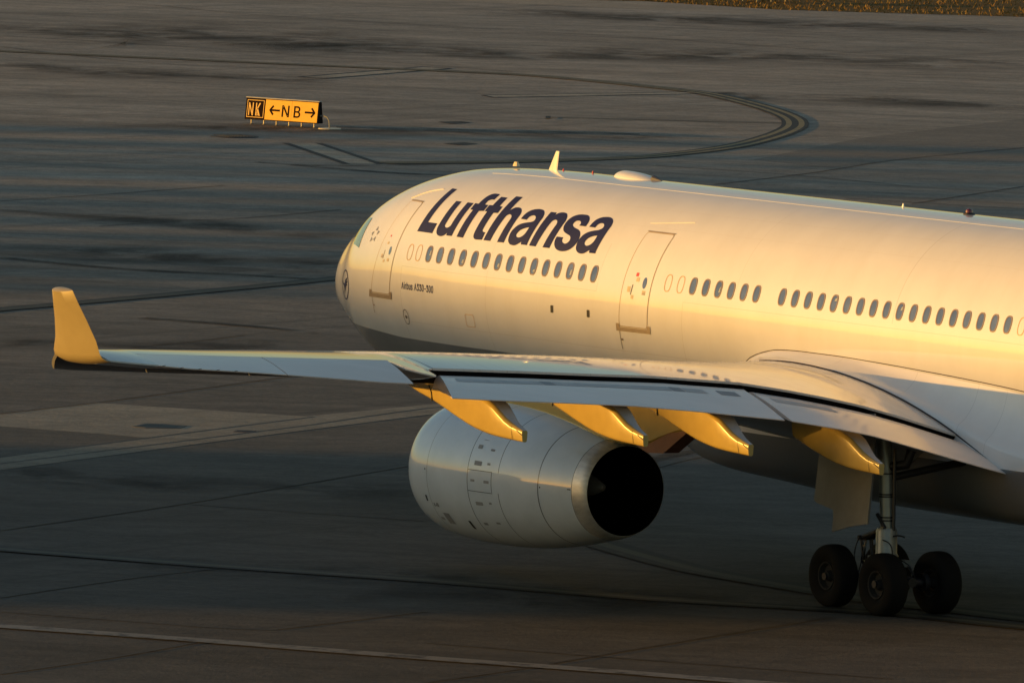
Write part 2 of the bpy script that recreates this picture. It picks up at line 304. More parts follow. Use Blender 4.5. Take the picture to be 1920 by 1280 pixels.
marking("taxiway_line", GD['double_line'], [(-0.46, -0.14, 0), (-0.14, 0.14, 1), (0.14, 0.46, 0)], 0.028, 4)
marking("taxiway_line", GD['engine_line'], [(-0.55, -0.18, 0), (-0.18, 0.18, 1), (0.18, 0.55, 0)], 0.024)
marking("taxiway_edge_line", GD['arc'], [(-0.50, -0.34, 0), (-0.34, -0.13, 2), (-0.13, 0.13, 0), (0.13, 0.34, 2), (0.34, 0.50, 0)], 0.024, 10)
marking("lead_in_line", GD['thin_line'], [(-0.10, 0.10, 1)], 0.024, 3)
marking("vehicle_lane_line", GD['white_line'], [(-0.34, 0.34, 3)], 0.028, 4)
sheet("line_end_block", GD['thin_end'], 0.028, BLK)
PATCHC = ground_mat("repair_concrete", (0.085, 0.078, 0.066), (0.115, 0.105, 0.088), (1.0, 0.97, 0.9), 0.8)
def framed(name, P, z, sides, w=0.22):
    o = tri_sheet(name, P, z, PATCHC)
    mb = MB()
    for i in sides: ribbon(mb, [Vector((P[i][0], P[i][1], 0)), Vector((P[(i + 1) % 4][0], P[(i + 1) % 4][1], 0))], -w, w, z + 0.004)
    tag(mb.build("patch_seal", BLK, smooth=False), kind="structure")
framed("repair_patch", GD['patch_nb'], 0.008, (1, 3), 0.13)
framed("repair_patch", GD['patch_far'], 0.008, (0, 1, 2, 3), 0.10)
framed("repair_patch", GD['patch_far2'], 0.008, (0, 1, 2, 3), 0.08)
for P in (GD['dark1'], GD['dark2']): tri_sheet("tar_patch", P, 0.012, BLK)
tri_sheet("shoulder", GD['shoulder'] + [[-700, 300], [-700, -200]], 0.006, SHOULD)
# manhole cover and drain grates, real cast-iron pieces let into the apron
def on(name, label, cat, loc): return tag(empty(name, loc), label, cat)
mx, my = GD['manholes'][0]
t_ = on("manhole_cover", "round black manhole cover in the grey apron just below the NK sign", "manhole cover", (mx, my, 0))
ORG = Vector((mx, my, 0))
mb = MB(); mb.lathe([(0.0, 0.86), (0.03, 0.84), (0.03, 0.70), (0.015, 0.69)], (mx, my, 0), 2, 40); mb.build("ring", plain("iron_ring", (0.02, 0.02, 0.02), 0.6), t_)
mb = MB(); mb.lathe([(0.016, 0.69), (0.035, 0.67), (0.035, 0.0001)], (mx, my, 0), 2, 40)
for k in range(-4, 5): mb.box(mx - 0.55, mx + 0.55, my + k * 0.13 - 0.03, my + k * 0.13 + 0.03, 0.035, 0.045)
mb.build("lid", BLKM, t_)
def grate(P, label, bars, m):
    cx = sum(p[0] for p in P) / len(P); cy = sum(p[1] for p in P) / len(P)
    global ORG; ORG = Vector((cx, cy, 0)); t_ = on("drain_grate", label, "drain grate", (cx, cy, 0))
    n = len(P); v = []
    for s_, z in ((1.0, 0.009), (1.0, 0.016), (0.88, 0.016), (0.88, 0.010)):
        v += [(cx + (p[0] - cx) * s_, cy + (p[1] - cy) * s_, z) for p in P]
    f = [(a * n + k, a * n + (k + 1) % n, (a + 1) * n + (k + 1) % n, (a + 1) * n + k) for a in range(3) for k in range(n)]
    mesh("frame", v, f, m, t_, smooth=False)
    mb = MB(); mb.prism([(cx + (p[0] - cx) * 0.88, cy + (p[1] - cy) * 0.88) for p in P], 2, 0.009, 0.014)
    xs = [p[0] for p in P]; ys = [p[1] for p in P]; dx = max(xs) - min(xs); dy = max(ys) - min(ys)
    mb.build("pit", BLKM, t_, smooth=False)
    mb = MB(); A = Vector(P[0] + [0]); B = Vector(P[-1] + [0]); C_ = Vector(P[2] + [0]) if n == 4 else Vector(P[2] + [0])
    for k in range(1, bars):
        f_ = k / bars
        p = (A.lerp(Vector(P[1] + [0]), f_) if n == 4 else A.lerp(C_, f_)); q = (Vector(P[3] + [0]).lerp(C_, f_) if n == 4 else Vector(P[5] + [0]).lerp(Vector(P[3] + [0]), f_))
        c0 = Vector((cx, cy, 0)); p = c0 + (p - c0) * 0.87; q = c0 + (q - c0) * 0.87
        mb.tube([(p.x, p.y, 0.015), (q.x, q.y, 0.015)], 0.006, 6)
    mb.build("bars", m, t_)
grate(GD['grate'], "large black drain grate in the pale concrete panel left of the engine", 16, BLKM)
grate(GD['grate2'], "small rusty dark grate let into the pale concrete strip left of the engine", 8, plain("rusty_iron", (0.05, 0.022, 0.018), 0.8))
ORG = Vector((0, 0, 0))
# ---------------------------------------------------------------- grass verge
t = NT("dry_grass_soil"); n1 = t.noise(t.coord("Object"), 0.35, 8, 0.7, 0.5); n2 = t.noise(t.coord("Object"), 5.0, 6, 0.7)
t.base(t.mix(t.ramp(n2, [(0.3, 0.0), (0.7, 1.0)]), t.ramp(n1, [(0.35, (0.10, 0.070, 0.030)), (0.5, (0.17, 0.11, 0.04)), (0.65, (0.14, 0.10, 0.04))]), (0.15, 0.09, 0.028)))
t.set(0.95, spec=0.1); t.bump(n2, 0.8, 0.1); GS = t.mat
GP = GD['grass']; gp = GP + [[-900, 420], [-900, 0]]
tri_sheet("grass_soil", gp, 0.012, GS)
t = NT("grass_blades"); oi = t.noise(t.coord("Object"), 0.5, 5, 0.6)
t.base(t.ramp(oi, [(0.38, (0.11, 0.070, 0.020)), (0.5, (0.20, 0.125, 0.036)), (0.62, (0.16, 0.12, 0.042))])); t.set(0.8, spec=0.15); GB = t.mat
gv = []; gf = []
A = [Vector((p[0], p[1], 0)) for p in GP]
seg = []
for i in range(len(A) - 1): seg.append((A[i + 1] - A[i]).length)
tot = sum(seg); inn = Vector((-0.866, 0.5, 0))
for _ in range(16000):
    q = random.random() * tot; i = 0
    while q > seg[i] and i < len(seg) - 1: q -= seg[i]; i += 1
    p = A[i].lerp(A[i + 1], min(1, q / seg[i])) + inn * (random.random() ** 1.3 * 22.0 - 0.25 * random.random())
    h = random.uniform(0.06, 0.20); w = random.uniform(0.02, 0.05); a = random.random() * 6.28; l = random.uniform(-0.08, 0.08)
    n0 = len(gv); gv += [(p.x - w * math.cos(a), p.y - w * math.sin(a), 0.0), (p.x + w * math.cos(a), p.y + w * math.sin(a), 0.0), (p.x + l, p.y + l, h)]; gf.append((n0, n0 + 1, n0 + 2))
me = bpy.data.meshes.new("grass"); me.from_pydata(gv, [], gf); me.materials.append(GB); o = bpy.data.objects.new("grass", me); COL.objects.link(o); tag(o, kind="stuff")
# ================================================================ SIGNS
GL = {"bA":{"w":0.541,"v":[[0.091,-0.009],[0.004,-0.009],[0.195,0.518],[0.282,0.518],[0.476,-0.009],[0.389,-0.009],[0.279,0.3],[0.272,0.32],[0.264,0.343],[0.255,0.369],[0.246,0.4],[0.235,0.435],[0.22,0.487],[0.257,0.487],[0.242,0.435],[0.231,0.399],[0.221,0.368],[0.213,0.342],[0.205,0.319],[0.199,0.3],[0.361,0.19],[0.119,0.19],[0.119,0.151],[0.361,0.151]],"f":[[1,12,2],[12,3,2],[12,13,3],[13,4,3],[1,11,12],[14,4,13],[1,15,11],[15,10,11],[15,10,14],[10,4,14],[9,20,10],[20,4,10],[1,16,15],[8,20,9],[1,21,16],[21,17,16],[7,20,8],[21,18,17],[6,20,7],[21,19,18],[21,22,19],[22,0,19],[5,23,6],[23,20,6],[1,22,21],[22,20,21],[22,23,20],[23,4,20],[1,0,22],[5,4,23]]},"bi":{"w":0.2,"v":[[0.12,0.448],[0.109,0.44],[0.097,0.435],[0.084,0.434],[0.07,0.435],[0.058,0.44],[0.048,0.448],[0.039,0.458],[0.034,0.47],[0.032,0.483],[0.034,0.496],[0.039,0.508],[0.048,0.519],[0.058,0.526],[0.07,0.531],[0.084,0.533],[0.097,0.531],[0.109,0.526],[0.12,0.519],[0.129,0.508],[0.134,0.496],[0.135,0.483],[0.134,0.47],[0.129,0.458],[0.123,-0.009],[0.044,-0.009],[0.044,0.388],[0.123,0.388]],"f":[[25,27,26],[25,24,27],[14,16,15],[14,17,16],[13,17,14],[13,18,17],[12,18,13],[12,19,18],[11,19,12],[10,19,11],[10,20,19],[9,20,10],[9,21,20],[8,21,9],[8,22,21],[7,22,8],[7,23,22],[6,23,7],[6,0,23],[5,0,6],[5,1,0],[4,1,5],[4,2,1],[3,2,4]]},"br":{"w":0.317,"v":[[0.123,-0.009],[0.044,-0.009],[0.044,0.388],[0.121,0.388],[0.121,0.33],[0.11,0.33],[0.117,0.344],[0.13,0.361],[0.147,0.375],[0.168,0.385],[0.189,0.392],[0.213,0.394],[0.218,0.394],[0.224,0.394],[0.23,0.393],[0.235,0.393],[0.24,0.393],[0.252,0.392],[0.252,0.311],[0.239,0.314],[0.235,0.315],[0.229,0.315],[0.222,0.316],[0.215,0.317],[0.207,0.317],[0.191,0.316],[0.177,0.312],[0.163,0.307],[0.152,0.299],[0.142,0.29],[0.134,0.279],[0.128,0.266],[0.124,0.252],[0.123,0.237]],"f":[[10,12,11],[10,13,12],[10,14,13],[10,15,14],[10,16,15],[10,17,16],[10,18,17],[9,18,10],[1,3,2],[1,5,3],[5,6,3],[6,4,3],[8,18,9],[7,18,8],[6,18,7],[4,20,6],[20,19,6],[19,18,6],[1,4,5],[1,31,4],[31,30,4],[30,29,4],[29,28,4],[28,27,4],[27,26,4],[26,25,4],[25,24,4],[24,23,4],[23,22,4],[22,21,4],[21,20,4],[1,32,31],[1,33,32],[1,0,33]]},"bb":{"w":0.464,"v":[[0.318,0.009],[0.291,-0.006],[0.261,-0.014],[0.23,-0.017],[0.206,-0.016],[0.186,-0.012],[0.168,-0.004],[0.154,0.005],[0.141,0.015],[0.131,0.025],[0.123,0.036],[0.116,0.045],[0.113,0.05],[0.121,0.05],[0.121,-0.009],[0.044,-0.009],[0.044,0.518],[0.123,0.518],[0.123,0.328],[0.113,0.328],[0.116,0.332],[0.123,0.341],[0.131,0.352],[0.14,0.362],[0.153,0.372],[0.167,0.381],[0.185,0.388],[0.206,0.392],[0.229,0.393],[0.261,0.391],[0.291,0.382],[0.318,0.368],[0.342,0.349],[0.362,0.325],[0.378,0.296],[0.39,0.264],[0.397,0.228],[0.399,0.189],[0.397,0.149],[0.39,0.113],[0.378,0.081],[0.362,0.052],[0.342,0.028],[0.167,0.072],[0.183,0.063],[0.2,0.058],[0.22,0.056],[0.241,0.058],[0.258,0.063],[0.274,0.073],[0.287,0.085],[0.299,0.101],[0.307,0.12],[0.314,0.141],[0.318,0.164],[0.319,0.189],[0.318,0.214],[0.314,0.237],[0.308,0.258],[0.299,0.276],[0.288,0.292],[0.274,0.304],[0.259,0.313],[0.241,0.319],[0.22,0.321],[0.2,0.319],[0.182,0.314],[0.166,0.305],[0.153,0.293],[0.142,0.278],[0.133,0.26],[0.127,0.239],[0.123,0.215],[0.122,0.189],[0.123,0.163],[0.127,0.14],[0.134,0.118],[0.142,0.1],[0.154,0.085]],"f":[[15,17,16],[15,19,17],[19,20,17],[20,18,17],[27,29,28],[26,29,27],[26,30,29],[25,30,26],[25,31,30],[24,31,25],[23,31,24],[23,32,31],[22,32,23],[21,32,22],[21,33,32],[20,33,21],[18,33,20],[15,18,19],[15,70,18],[70,69,18],[69,68,18],[68,67,18],[67,66,18],[66,65,18],[65,64,18],[64,33,18],[64,63,33],[63,34,33],[62,34,63],[61,34,62],[60,34,61],[60,35,34],[59,35,60],[58,35,59],[58,36,35],[15,71,70],[57,36,58],[15,72,71],[56,36,57],[56,37,36],[15,73,72],[55,37,56],[15,74,73],[54,37,55],[54,38,37],[53,38,54],[15,75,74],[53,39,38],[52,39,53],[15,76,75],[51,39,52],[15,77,76],[51,40,39],[50,40,51],[15,78,77],[49,40,50],[15,12,78],[12,43,78],[49,41,40],[48,41,49],[12,44,43],[47,41,48],[12,45,44],[46,41,47],[12,46,45],[12,41,46],[12,13,41],[13,42,41],[15,11,12],[14,10,13],[10,42,13],[15,10,11],[15,14,10],[9,42,10],[9,0,42],[8,0,9],[7,0,8],[7,1,0],[6,1,7],[5,1,6],[5,2,1],[4,2,5],[4,3,2]]},"bu":{"w":0.431,"v":[[0.262,0.009],[0.238,-0.004],[0.211,-0.012],[0.182,-0.014],[0.156,-0.012],[0.133,-0.007],[0.111,0.003],[0.091,0.016],[0.074,0.034],[0.061,0.055],[0.051,0.079],[0.045,0.107],[0.044,0.139],[0.044,0.388],[0.123,0.388],[0.123,0.144],[0.125,0.119],[0.132,0.098],[0.144,0.081],[0.159,0.069],[0.177,0.062],[0.2,0.059],[0.216,0.06],[0.231,0.064],[0.245,0.07],[0.257,0.078],[0.267,0.088],[0.275,0.101],[0.282,0.116],[0.286,0.133],[0.287,0.153],[0.287,0.388],[0.366,0.388],[0.366,-0.009],[0.289,-0.009],[0.289,0.101],[0.321,0.101],[0.302,0.056],[0.284,0.029]],"f":[[12,14,13],[12,15,14],[30,32,31],[30,36,32],[36,33,32],[29,36,30],[12,16,15],[11,16,12],[28,36,29],[11,17,16],[27,36,28],[10,17,11],[26,35,27],[35,36,27],[26,38,35],[38,34,35],[37,33,36],[10,18,17],[25,38,26],[10,19,18],[9,19,10],[24,38,25],[23,38,24],[9,20,19],[22,38,23],[9,21,20],[21,38,22],[9,38,21],[38,33,37],[8,38,9],[7,38,8],[7,0,38],[34,33,38],[6,0,7],[6,1,0],[5,1,6],[5,2,1],[4,2,5],[4,3,2]]},"bs":{"w":0.405,"v":[[0.263,-0.002],[0.238,-0.01],[0.211,-0.016],[0.182,-0.017],[0.156,-0.016],[0.131,-0.012],[0.109,-0.005],[0.088,0.005],[0.07,0.017],[0.055,0.032],[0.042,0.05],[0.033,0.07],[0.024,0.101],[0.1,0.117],[0.109,0.091],[0.118,0.078],[0.129,0.068],[0.144,0.06],[0.161,0.056],[0.181,0.054],[0.204,0.056],[0.224,0.061],[0.239,0.07],[0.25,0.08],[0.257,0.091],[0.259,0.103],[0.258,0.113],[0.254,0.122],[0.248,0.129],[0.239,0.136],[0.226,0.142],[0.21,0.146],[0.147,0.161],[0.114,0.171],[0.087,0.185],[0.066,0.202],[0.05,0.222],[0.041,0.247],[0.038,0.274],[0.04,0.297],[0.047,0.318],[0.058,0.337],[0.073,0.354],[0.09,0.367],[0.111,0.379],[0.135,0.387],[0.16,0.392],[0.187,0.393],[0.213,0.392],[0.236,0.388],[0.257,0.381],[0.276,0.371],[0.292,0.359],[0.306,0.345],[0.317,0.329],[0.326,0.311],[0.336,0.283],[0.263,0.267],[0.254,0.287],[0.247,0.298],[0.237,0.309],[0.224,0.317],[0.208,0.322],[0.187,0.324],[0.168,0.322],[0.151,0.317],[0.136,0.309],[0.126,0.3],[0.12,0.289],[0.118,0.277],[0.119,0.267],[0.123,0.258],[0.13,0.25],[0.14,0.243],[0.155,0.237],[0.174,0.232],[0.232,0.218],[0.264,0.208],[0.291,0.195],[0.313,0.178],[0.328,0.157],[0.337,0.133],[0.34,0.107],[0.338,0.083],[0.331,0.062],[0.32,0.042],[0.304,0.024],[0.286,0.01]],"f":[[46,48,47],[46,49,48],[45,49,46],[45,50,49],[44,50,45],[44,51,50],[43,51,44],[43,52,51],[42,52,43],[42,53,52],[41,53,42],[41,54,53],[40,54,41],[40,63,54],[63,62,54],[62,55,54],[40,64,63],[40,65,64],[61,55,62],[39,65,40],[39,66,65],[60,55,61],[60,56,55],[39,67,66],[59,56,60],[39,68,67],[58,56,59],[38,68,39],[38,69,68],[57,56,58],[38,70,69],[37,70,38],[37,71,70],[37,72,71],[37,73,72],[36,73,37],[36,74,73],[36,75,74],[36,76,75],[35,76,36],[35,77,76],[35,78,77],[34,78,35],[34,79,78],[33,79,34],[33,80,79],[32,80,33],[31,80,32],[31,81,80],[30,81,31],[29,81,30],[28,81,29],[28,82,81],[27,82,28],[26,82,27],[12,14,13],[25,82,26],[25,83,82],[24,83,25],[11,14,12],[11,15,14],[23,83,24],[23,84,83],[22,84,23],[11,16,15],[10,16,11],[21,84,22],[10,17,16],[21,85,84],[20,85,21],[10,18,17],[19,85,20],[10,19,18],[10,85,19],[9,85,10],[9,86,85],[8,86,9],[8,87,86],[7,87,8],[7,0,87],[6,0,7],[6,1,0],[5,1,6],[5,2,1],[4,2,5],[4,3,2]]},"bN":{"w":0.537,"v":[[0.134,-0.009],[0.051,-0.009],[0.051,0.518],[0.141,0.518],[0.351,0.188],[0.357,0.178],[0.363,0.168],[0.371,0.155],[0.378,0.142],[0.387,0.127],[0.395,0.111],[0.404,0.094],[0.413,0.077],[0.427,0.048],[0.397,0.043],[0.394,0.071],[0.393,0.09],[0.392,0.108],[0.391,0.125],[0.39,0.142],[0.39,0.157],[0.39,0.171],[0.39,0.184],[0.39,0.195],[0.39,0.518],[0.472,0.518],[0.472,-0.009],[0.382,-0.009],[0.194,0.285],[0.186,0.298],[0.178,0.312],[0.17,0.326],[0.161,0.341],[0.151,0.358],[0.14,0.377],[0.128,0.397],[0.115,0.421],[0.093,0.459],[0.128,0.464],[0.129,0.43],[0.13,0.406],[0.131,0.384],[0.132,0.364],[0.133,0.345],[0.133,0.328],[0.134,0.313],[0.134,0.301],[0.134,0.291]],"f":[[1,37,2],[37,3,2],[37,38,3],[38,4,3],[23,25,24],[23,26,25],[39,4,38],[1,36,37],[40,4,39],[1,35,36],[41,34,40],[34,4,40],[1,41,35],[41,34,35],[1,42,41],[33,4,34],[1,43,42],[32,4,33],[1,44,43],[31,4,32],[1,45,44],[30,4,31],[1,46,45],[29,4,30],[1,47,46],[28,4,29],[1,0,47],[27,4,28],[22,26,23],[27,5,4],[21,26,22],[27,6,5],[20,26,21],[27,7,6],[19,26,20],[27,8,7],[18,26,19],[27,9,8],[27,17,9],[17,10,9],[17,10,18],[10,26,18],[11,26,10],[27,16,17],[12,26,11],[27,15,16],[13,26,12],[27,14,15],[14,26,13],[27,26,14]]},"bK":{"w":0.534,"v":[[0.231,0.267],[0.095,0.123],[0.095,0.219],[0.109,0.237],[0.121,0.252],[0.132,0.267],[0.144,0.281],[0.156,0.295],[0.168,0.309],[0.18,0.323],[0.192,0.337],[0.205,0.35],[0.36,0.518],[0.469,0.518],[0.235,0.266],[0.134,-0.009],[0.051,-0.009],[0.051,0.518],[0.134,0.518],[0.134,0.334],[0.133,0.225],[0.134,0.193],[0.466,-0.009],[0.367,-0.009],[0.176,0.259],[0.228,0.324]],"f":[[16,18,17],[16,2,18],[2,19,18],[11,13,12],[11,25,13],[25,14,13],[10,25,11],[9,25,10],[2,3,19],[3,4,19],[4,5,19],[5,20,19],[9,24,25],[14,22,25],[8,24,9],[7,24,8],[6,24,7],[5,24,6],[1,14,0],[20,24,5],[1,22,14],[20,23,24],[21,23,20],[16,1,2],[15,23,21],[16,15,1],[15,22,1],[23,22,15]]},"b3":{"w":0.467,"v":[[0.313,0.004],[0.284,-0.007],[0.252,-0.014],[0.218,-0.016],[0.187,-0.014],[0.157,-0.008],[0.129,0.001],[0.104,0.015],[0.082,0.032],[0.063,0.052],[0.049,0.076],[0.039,0.102],[0.033,0.141],[0.117,0.141],[0.121,0.118],[0.126,0.104],[0.134,0.093],[0.143,0.083],[0.155,0.074],[0.169,0.068],[0.184,0.063],[0.201,0.06],[0.218,0.059],[0.238,0.06],[0.255,0.063],[0.271,0.069],[0.286,0.077],[0.297,0.086],[0.307,0.098],[0.314,0.111],[0.319,0.127],[0.32,0.145],[0.319,0.161],[0.315,0.177],[0.308,0.192],[0.299,0.205],[0.286,0.216],[0.271,0.225],[0.252,0.233],[0.228,0.237],[0.201,0.239],[0.148,0.239],[0.148,0.302],[0.279,0.452],[0.279,0.443],[0.061,0.443],[0.061,0.518],[0.381,0.518],[0.381,0.457],[0.202,0.254],[0.202,0.298],[0.248,0.299],[0.282,0.294],[0.312,0.284],[0.339,0.269],[0.361,0.25],[0.379,0.227],[0.392,0.202],[0.399,0.174],[0.402,0.145],[0.399,0.115],[0.391,0.087],[0.378,0.061],[0.36,0.039],[0.338,0.02]],"f":[[45,47,46],[45,48,47],[45,43,48],[43,44,48],[44,49,48],[45,42,43],[42,44,45],[42,50,44],[50,49,44],[41,50,42],[50,52,51],[41,52,50],[41,53,52],[41,54,53],[41,55,54],[41,40,55],[40,39,55],[39,56,55],[38,56,39],[37,56,38],[37,57,56],[36,57,37],[35,57,36],[34,57,35],[34,58,57],[33,58,34],[32,58,33],[32,59,58],[31,59,32],[30,59,31],[30,60,59],[11,13,12],[11,14,13],[29,60,30],[11,15,14],[29,61,60],[28,61,29],[11,16,15],[10,16,11],[27,61,28],[10,17,16],[27,62,61],[26,62,27],[10,18,17],[25,62,26],[9,18,10],[9,19,18],[24,62,25],[9,20,19],[23,62,24],[9,21,20],[23,63,62],[22,63,23],[9,22,21],[9,63,22],[8,63,9],[8,64,63],[7,64,8],[7,0,64],[6,0,7],[6,1,0],[5,1,6],[5,2,1],[4,2,5],[4,3,2]]},"b0":{"w":0.479,"v":[[0.329,0.017],[0.299,-0.001],[0.264,-0.012],[0.227,-0.016],[0.189,-0.012],[0.155,-0.001],[0.124,0.017],[0.098,0.042],[0.077,0.073],[0.06,0.11],[0.048,0.153],[0.041,0.201],[0.039,0.254],[0.041,0.307],[0.048,0.355],[0.061,0.398],[0.078,0.435],[0.099,0.467],[0.125,0.492],[0.155,0.51],[0.189,0.521],[0.227,0.525],[0.264,0.521],[0.298,0.51],[0.329,0.492],[0.354,0.467],[0.376,0.435],[0.393,0.398],[0.405,0.355],[0.412,0.307],[0.414,0.254],[0.412,0.201],[0.405,0.153],[0.393,0.11],[0.376,0.073],[0.355,0.042],[0.169,0.08],[0.186,0.068],[0.205,0.061],[0.227,0.059],[0.248,0.061],[0.267,0.068],[0.284,0.08],[0.299,0.098],[0.311,0.119],[0.322,0.146],[0.329,0.178],[0.333,0.214],[0.335,0.254],[0.333,0.295],[0.329,0.331],[0.322,0.362],[0.311,0.389],[0.299,0.411],[0.284,0.428],[0.267,0.441],[0.248,0.448],[0.227,0.45],[0.205,0.448],[0.186,0.441],[0.169,0.428],[0.154,0.411],[0.142,0.389],[0.132,0.362],[0.124,0.331],[0.12,0.295],[0.118,0.254],[0.12,0.214],[0.124,0.178],[0.132,0.146],[0.142,0.119],[0.154,0.098]],"f":[[20,22,21],[19,22,20],[19,23,22],[18,23,19],[18,24,23],[17,24,18],[17,25,24],[16,25,17],[16,57,25],[57,26,25],[16,58,57],[56,26,57],[55,26,56],[16,59,58],[54,26,55],[16,60,59],[15,60,16],[54,27,26],[15,61,60],[53,27,54],[15,62,61],[52,27,53],[14,62,15],[52,28,27],[51,28,52],[14,63,62],[50,28,51],[14,64,63],[13,64,14],[50,29,28],[49,29,50],[13,65,64],[12,65,13],[49,30,29],[48,30,49],[12,66,65],[11,66,12],[11,67,66],[48,31,30],[47,31,48],[11,68,67],[46,31,47],[10,68,11],[46,32,31],[10,69,68],[45,32,46],[9,69,10],[45,33,32],[9,70,69],[44,33,45],[9,71,70],[43,33,44],[43,34,33],[8,71,9],[42,34,43],[8,36,71],[41,34,42],[8,37,36],[41,35,34],[7,37,8],[7,38,37],[40,35,41],[7,39,38],[39,35,40],[7,35,39],[7,0,35],[6,0,7],[6,1,0],[5,1,6],[5,2,1],[4,2,5],[4,3,2]]},"b-":{"w":0.411,"v":[[0.105,0.253],[0.346,0.253],[0.346,0.179],[0.105,0.179]],"f":[[3,1,0],[3,2,1]]},"rN":{"w":0.538,"v":[[0.135,-0.01],[0.05,-0.01],[0.05,0.519],[0.142,0.519],[0.352,0.188],[0.357,0.179],[0.364,0.168],[0.371,0.156],[0.379,0.142],[0.388,0.127],[0.396,0.111],[0.405,0.095],[0.414,0.077],[0.429,0.047],[0.396,0.042],[0.393,0.071],[0.392,0.09],[0.391,0.108],[0.39,0.125],[0.389,0.142],[0.389,0.157],[0.389,0.171],[0.389,0.184],[0.389,0.195],[0.389,0.519],[0.473,0.519],[0.473,-0.01],[0.381,-0.01],[0.194,0.285],[0.186,0.298],[0.177,0.311],[0.169,0.326],[0.16,0.341],[0.15,0.358],[0.139,0.376],[0.127,0.397],[0.114,0.421],[0.092,0.46],[0.129,0.465],[0.13,0.43],[0.131,0.406],[0.132,0.384],[0.133,0.364],[0.134,0.345],[0.134,0.328],[0.135,0.313],[0.135,0.301],[0.135,0.291]],"f":[[1,37,2],[37,3,2],[37,38,3],[38,4,3],[23,25,24],[23,26,25],[39,4,38],[1,36,37],[40,4,39],[1,35,36],[41,4,40],[1,41,35],[41,34,35],[1,42,41],[34,4,41],[33,4,34],[1,43,42],[32,4,33],[1,44,43],[31,4,32],[1,45,44],[30,4,31],[1,46,45],[29,4,30],[1,47,46],[28,4,29],[1,0,47],[27,4,28],[22,26,23],[27,5,4],[21,26,22],[27,6,5],[20,26,21],[27,7,6],[19,26,20],[27,8,7],[27,9,8],[18,26,19],[27,17,9],[17,10,9],[17,10,18],[10,26,18],[11,26,10],[27,16,17],[12,26,11],[27,15,16],[13,26,12],[27,14,15],[14,26,13],[27,26,14]]},"rB":{"w":0.493,"v":[[0.247,-0.01],[0.05,-0.01],[0.05,0.519],[0.241,0.519],[0.276,0.517],[0.306,0.51],[0.333,0.5],[0.356,0.485],[0.375,0.468],[0.39,0.447],[0.4,0.424],[0.406,0.4],[0.408,0.374],[0.407,0.352],[0.403,0.333],[0.396,0.315],[0.386,0.301],[0.375,0.288],[0.362,0.278],[0.348,0.269],[0.333,0.262],[0.325,0.26],[0.325,0.271],[0.334,0.269],[0.351,0.263],[0.369,0.254],[0.385,0.242],[0.399,0.226],[0.411,0.208],[0.421,0.187],[0.426,0.163],[0.428,0.136],[0.426,0.11],[0.419,0.085],[0.409,0.062],[0.393,0.041],[0.373,0.023],[0.349,0.009],[0.319,-0.002],[0.285,-0.008],[0.135,0.221],[0.135,0.067],[0.244,0.067],[0.279,0.069],[0.305,0.076],[0.323,0.087],[0.336,0.102],[0.343,0.118],[0.345,0.137],[0.344,0.152],[0.34,0.166],[0.334,0.179],[0.325,0.19],[0.314,0.201],[0.301,0.209],[0.286,0.216],[0.268,0.219],[0.248,0.221],[0.135,0.442],[0.135,0.295],[0.238,0.295],[0.255,0.297],[0.27,0.3],[0.284,0.305],[0.296,0.312],[0.306,0.321],[0.315,0.332],[0.321,0.344],[0.325,0.357],[0.326,0.372],[0.324,0.391],[0.317,0.407],[0.306,0.421],[0.29,0.432],[0.268,0.439],[0.24,0.442]],"f":[[1,58,2],[58,3,2],[58,4,3],[58,5,4],[58,6,5],[58,7,6],[58,8,7],[58,9,8],[58,75,9],[75,74,9],[74,10,9],[1,59,58],[73,10,74],[72,10,73],[72,11,10],[71,11,72],[70,11,71],[70,12,11],[69,12,70],[69,13,12],[68,13,69],[67,13,68],[67,14,13],[66,14,67],[66,15,14],[65,15,66],[64,15,65],[64,16,15],[63,16,64],[62,16,63],[62,17,16],[61,17,62],[60,17,61],[1,40,59],[40,60,59],[40,17,60],[40,22,17],[22,18,17],[22,19,18],[40,21,22],[23,19,22],[24,19,23],[20,24,19],[20,25,24],[21,25,20],[40,25,21],[40,26,25],[40,27,26],[40,57,27],[57,56,27],[56,28,27],[1,41,40],[55,28,56],[54,28,55],[53,28,54],[53,29,28],[52,29,53],[51,29,52],[51,30,29],[50,30,51],[49,30,50],[49,31,30],[48,31,49],[47,31,48],[47,32,31],[46,32,47],[46,33,32],[45,33,46],[44,33,45],[44,34,33],[43,34,44],[42,34,43],[1,42,41],[1,34,42],[1,35,34],[1,36,35],[1,37,36],[1,38,37],[1,39,38],[1,0,39]]}}
def text_mb(mb, s_, style, size, org, ux, uz, m=0, track=0.0):
    x = 0.0
    for ch in s_:
        if ch == ' ': x += 0.28; continue
        g = GL[style + ch]; mb.add([tuple(org[k] + ux[k] * size * (x + a) + uz[k] * size * b for k in range(3)) for a, b in g['v']], g['f'], m)
        x += g['w'] + track
    return x * size
HOUS = plain("sign_housing_black", (0.006, 0.004, 0.005), 0.8, spec=0.1)
SYEL = plain("sign_yellow_face", (0.74, 0.39, 0.005), 0.6, var=0.05)
SBLK = plain("sign_black_face", (0.008, 0.003, 0.004), 0.8, spec=0.1)
STXT = plain("sign_yellow_legend", (0.62, 0.36, 0.05), 0.4, var=0.05)
SLEG = plain("galvanised_leg", (0.42, 0.38, 0.30), 0.45, 0.6)
STOP = plain("sign_lid_grey", (0.30, 0.30, 0.30), 0.4)
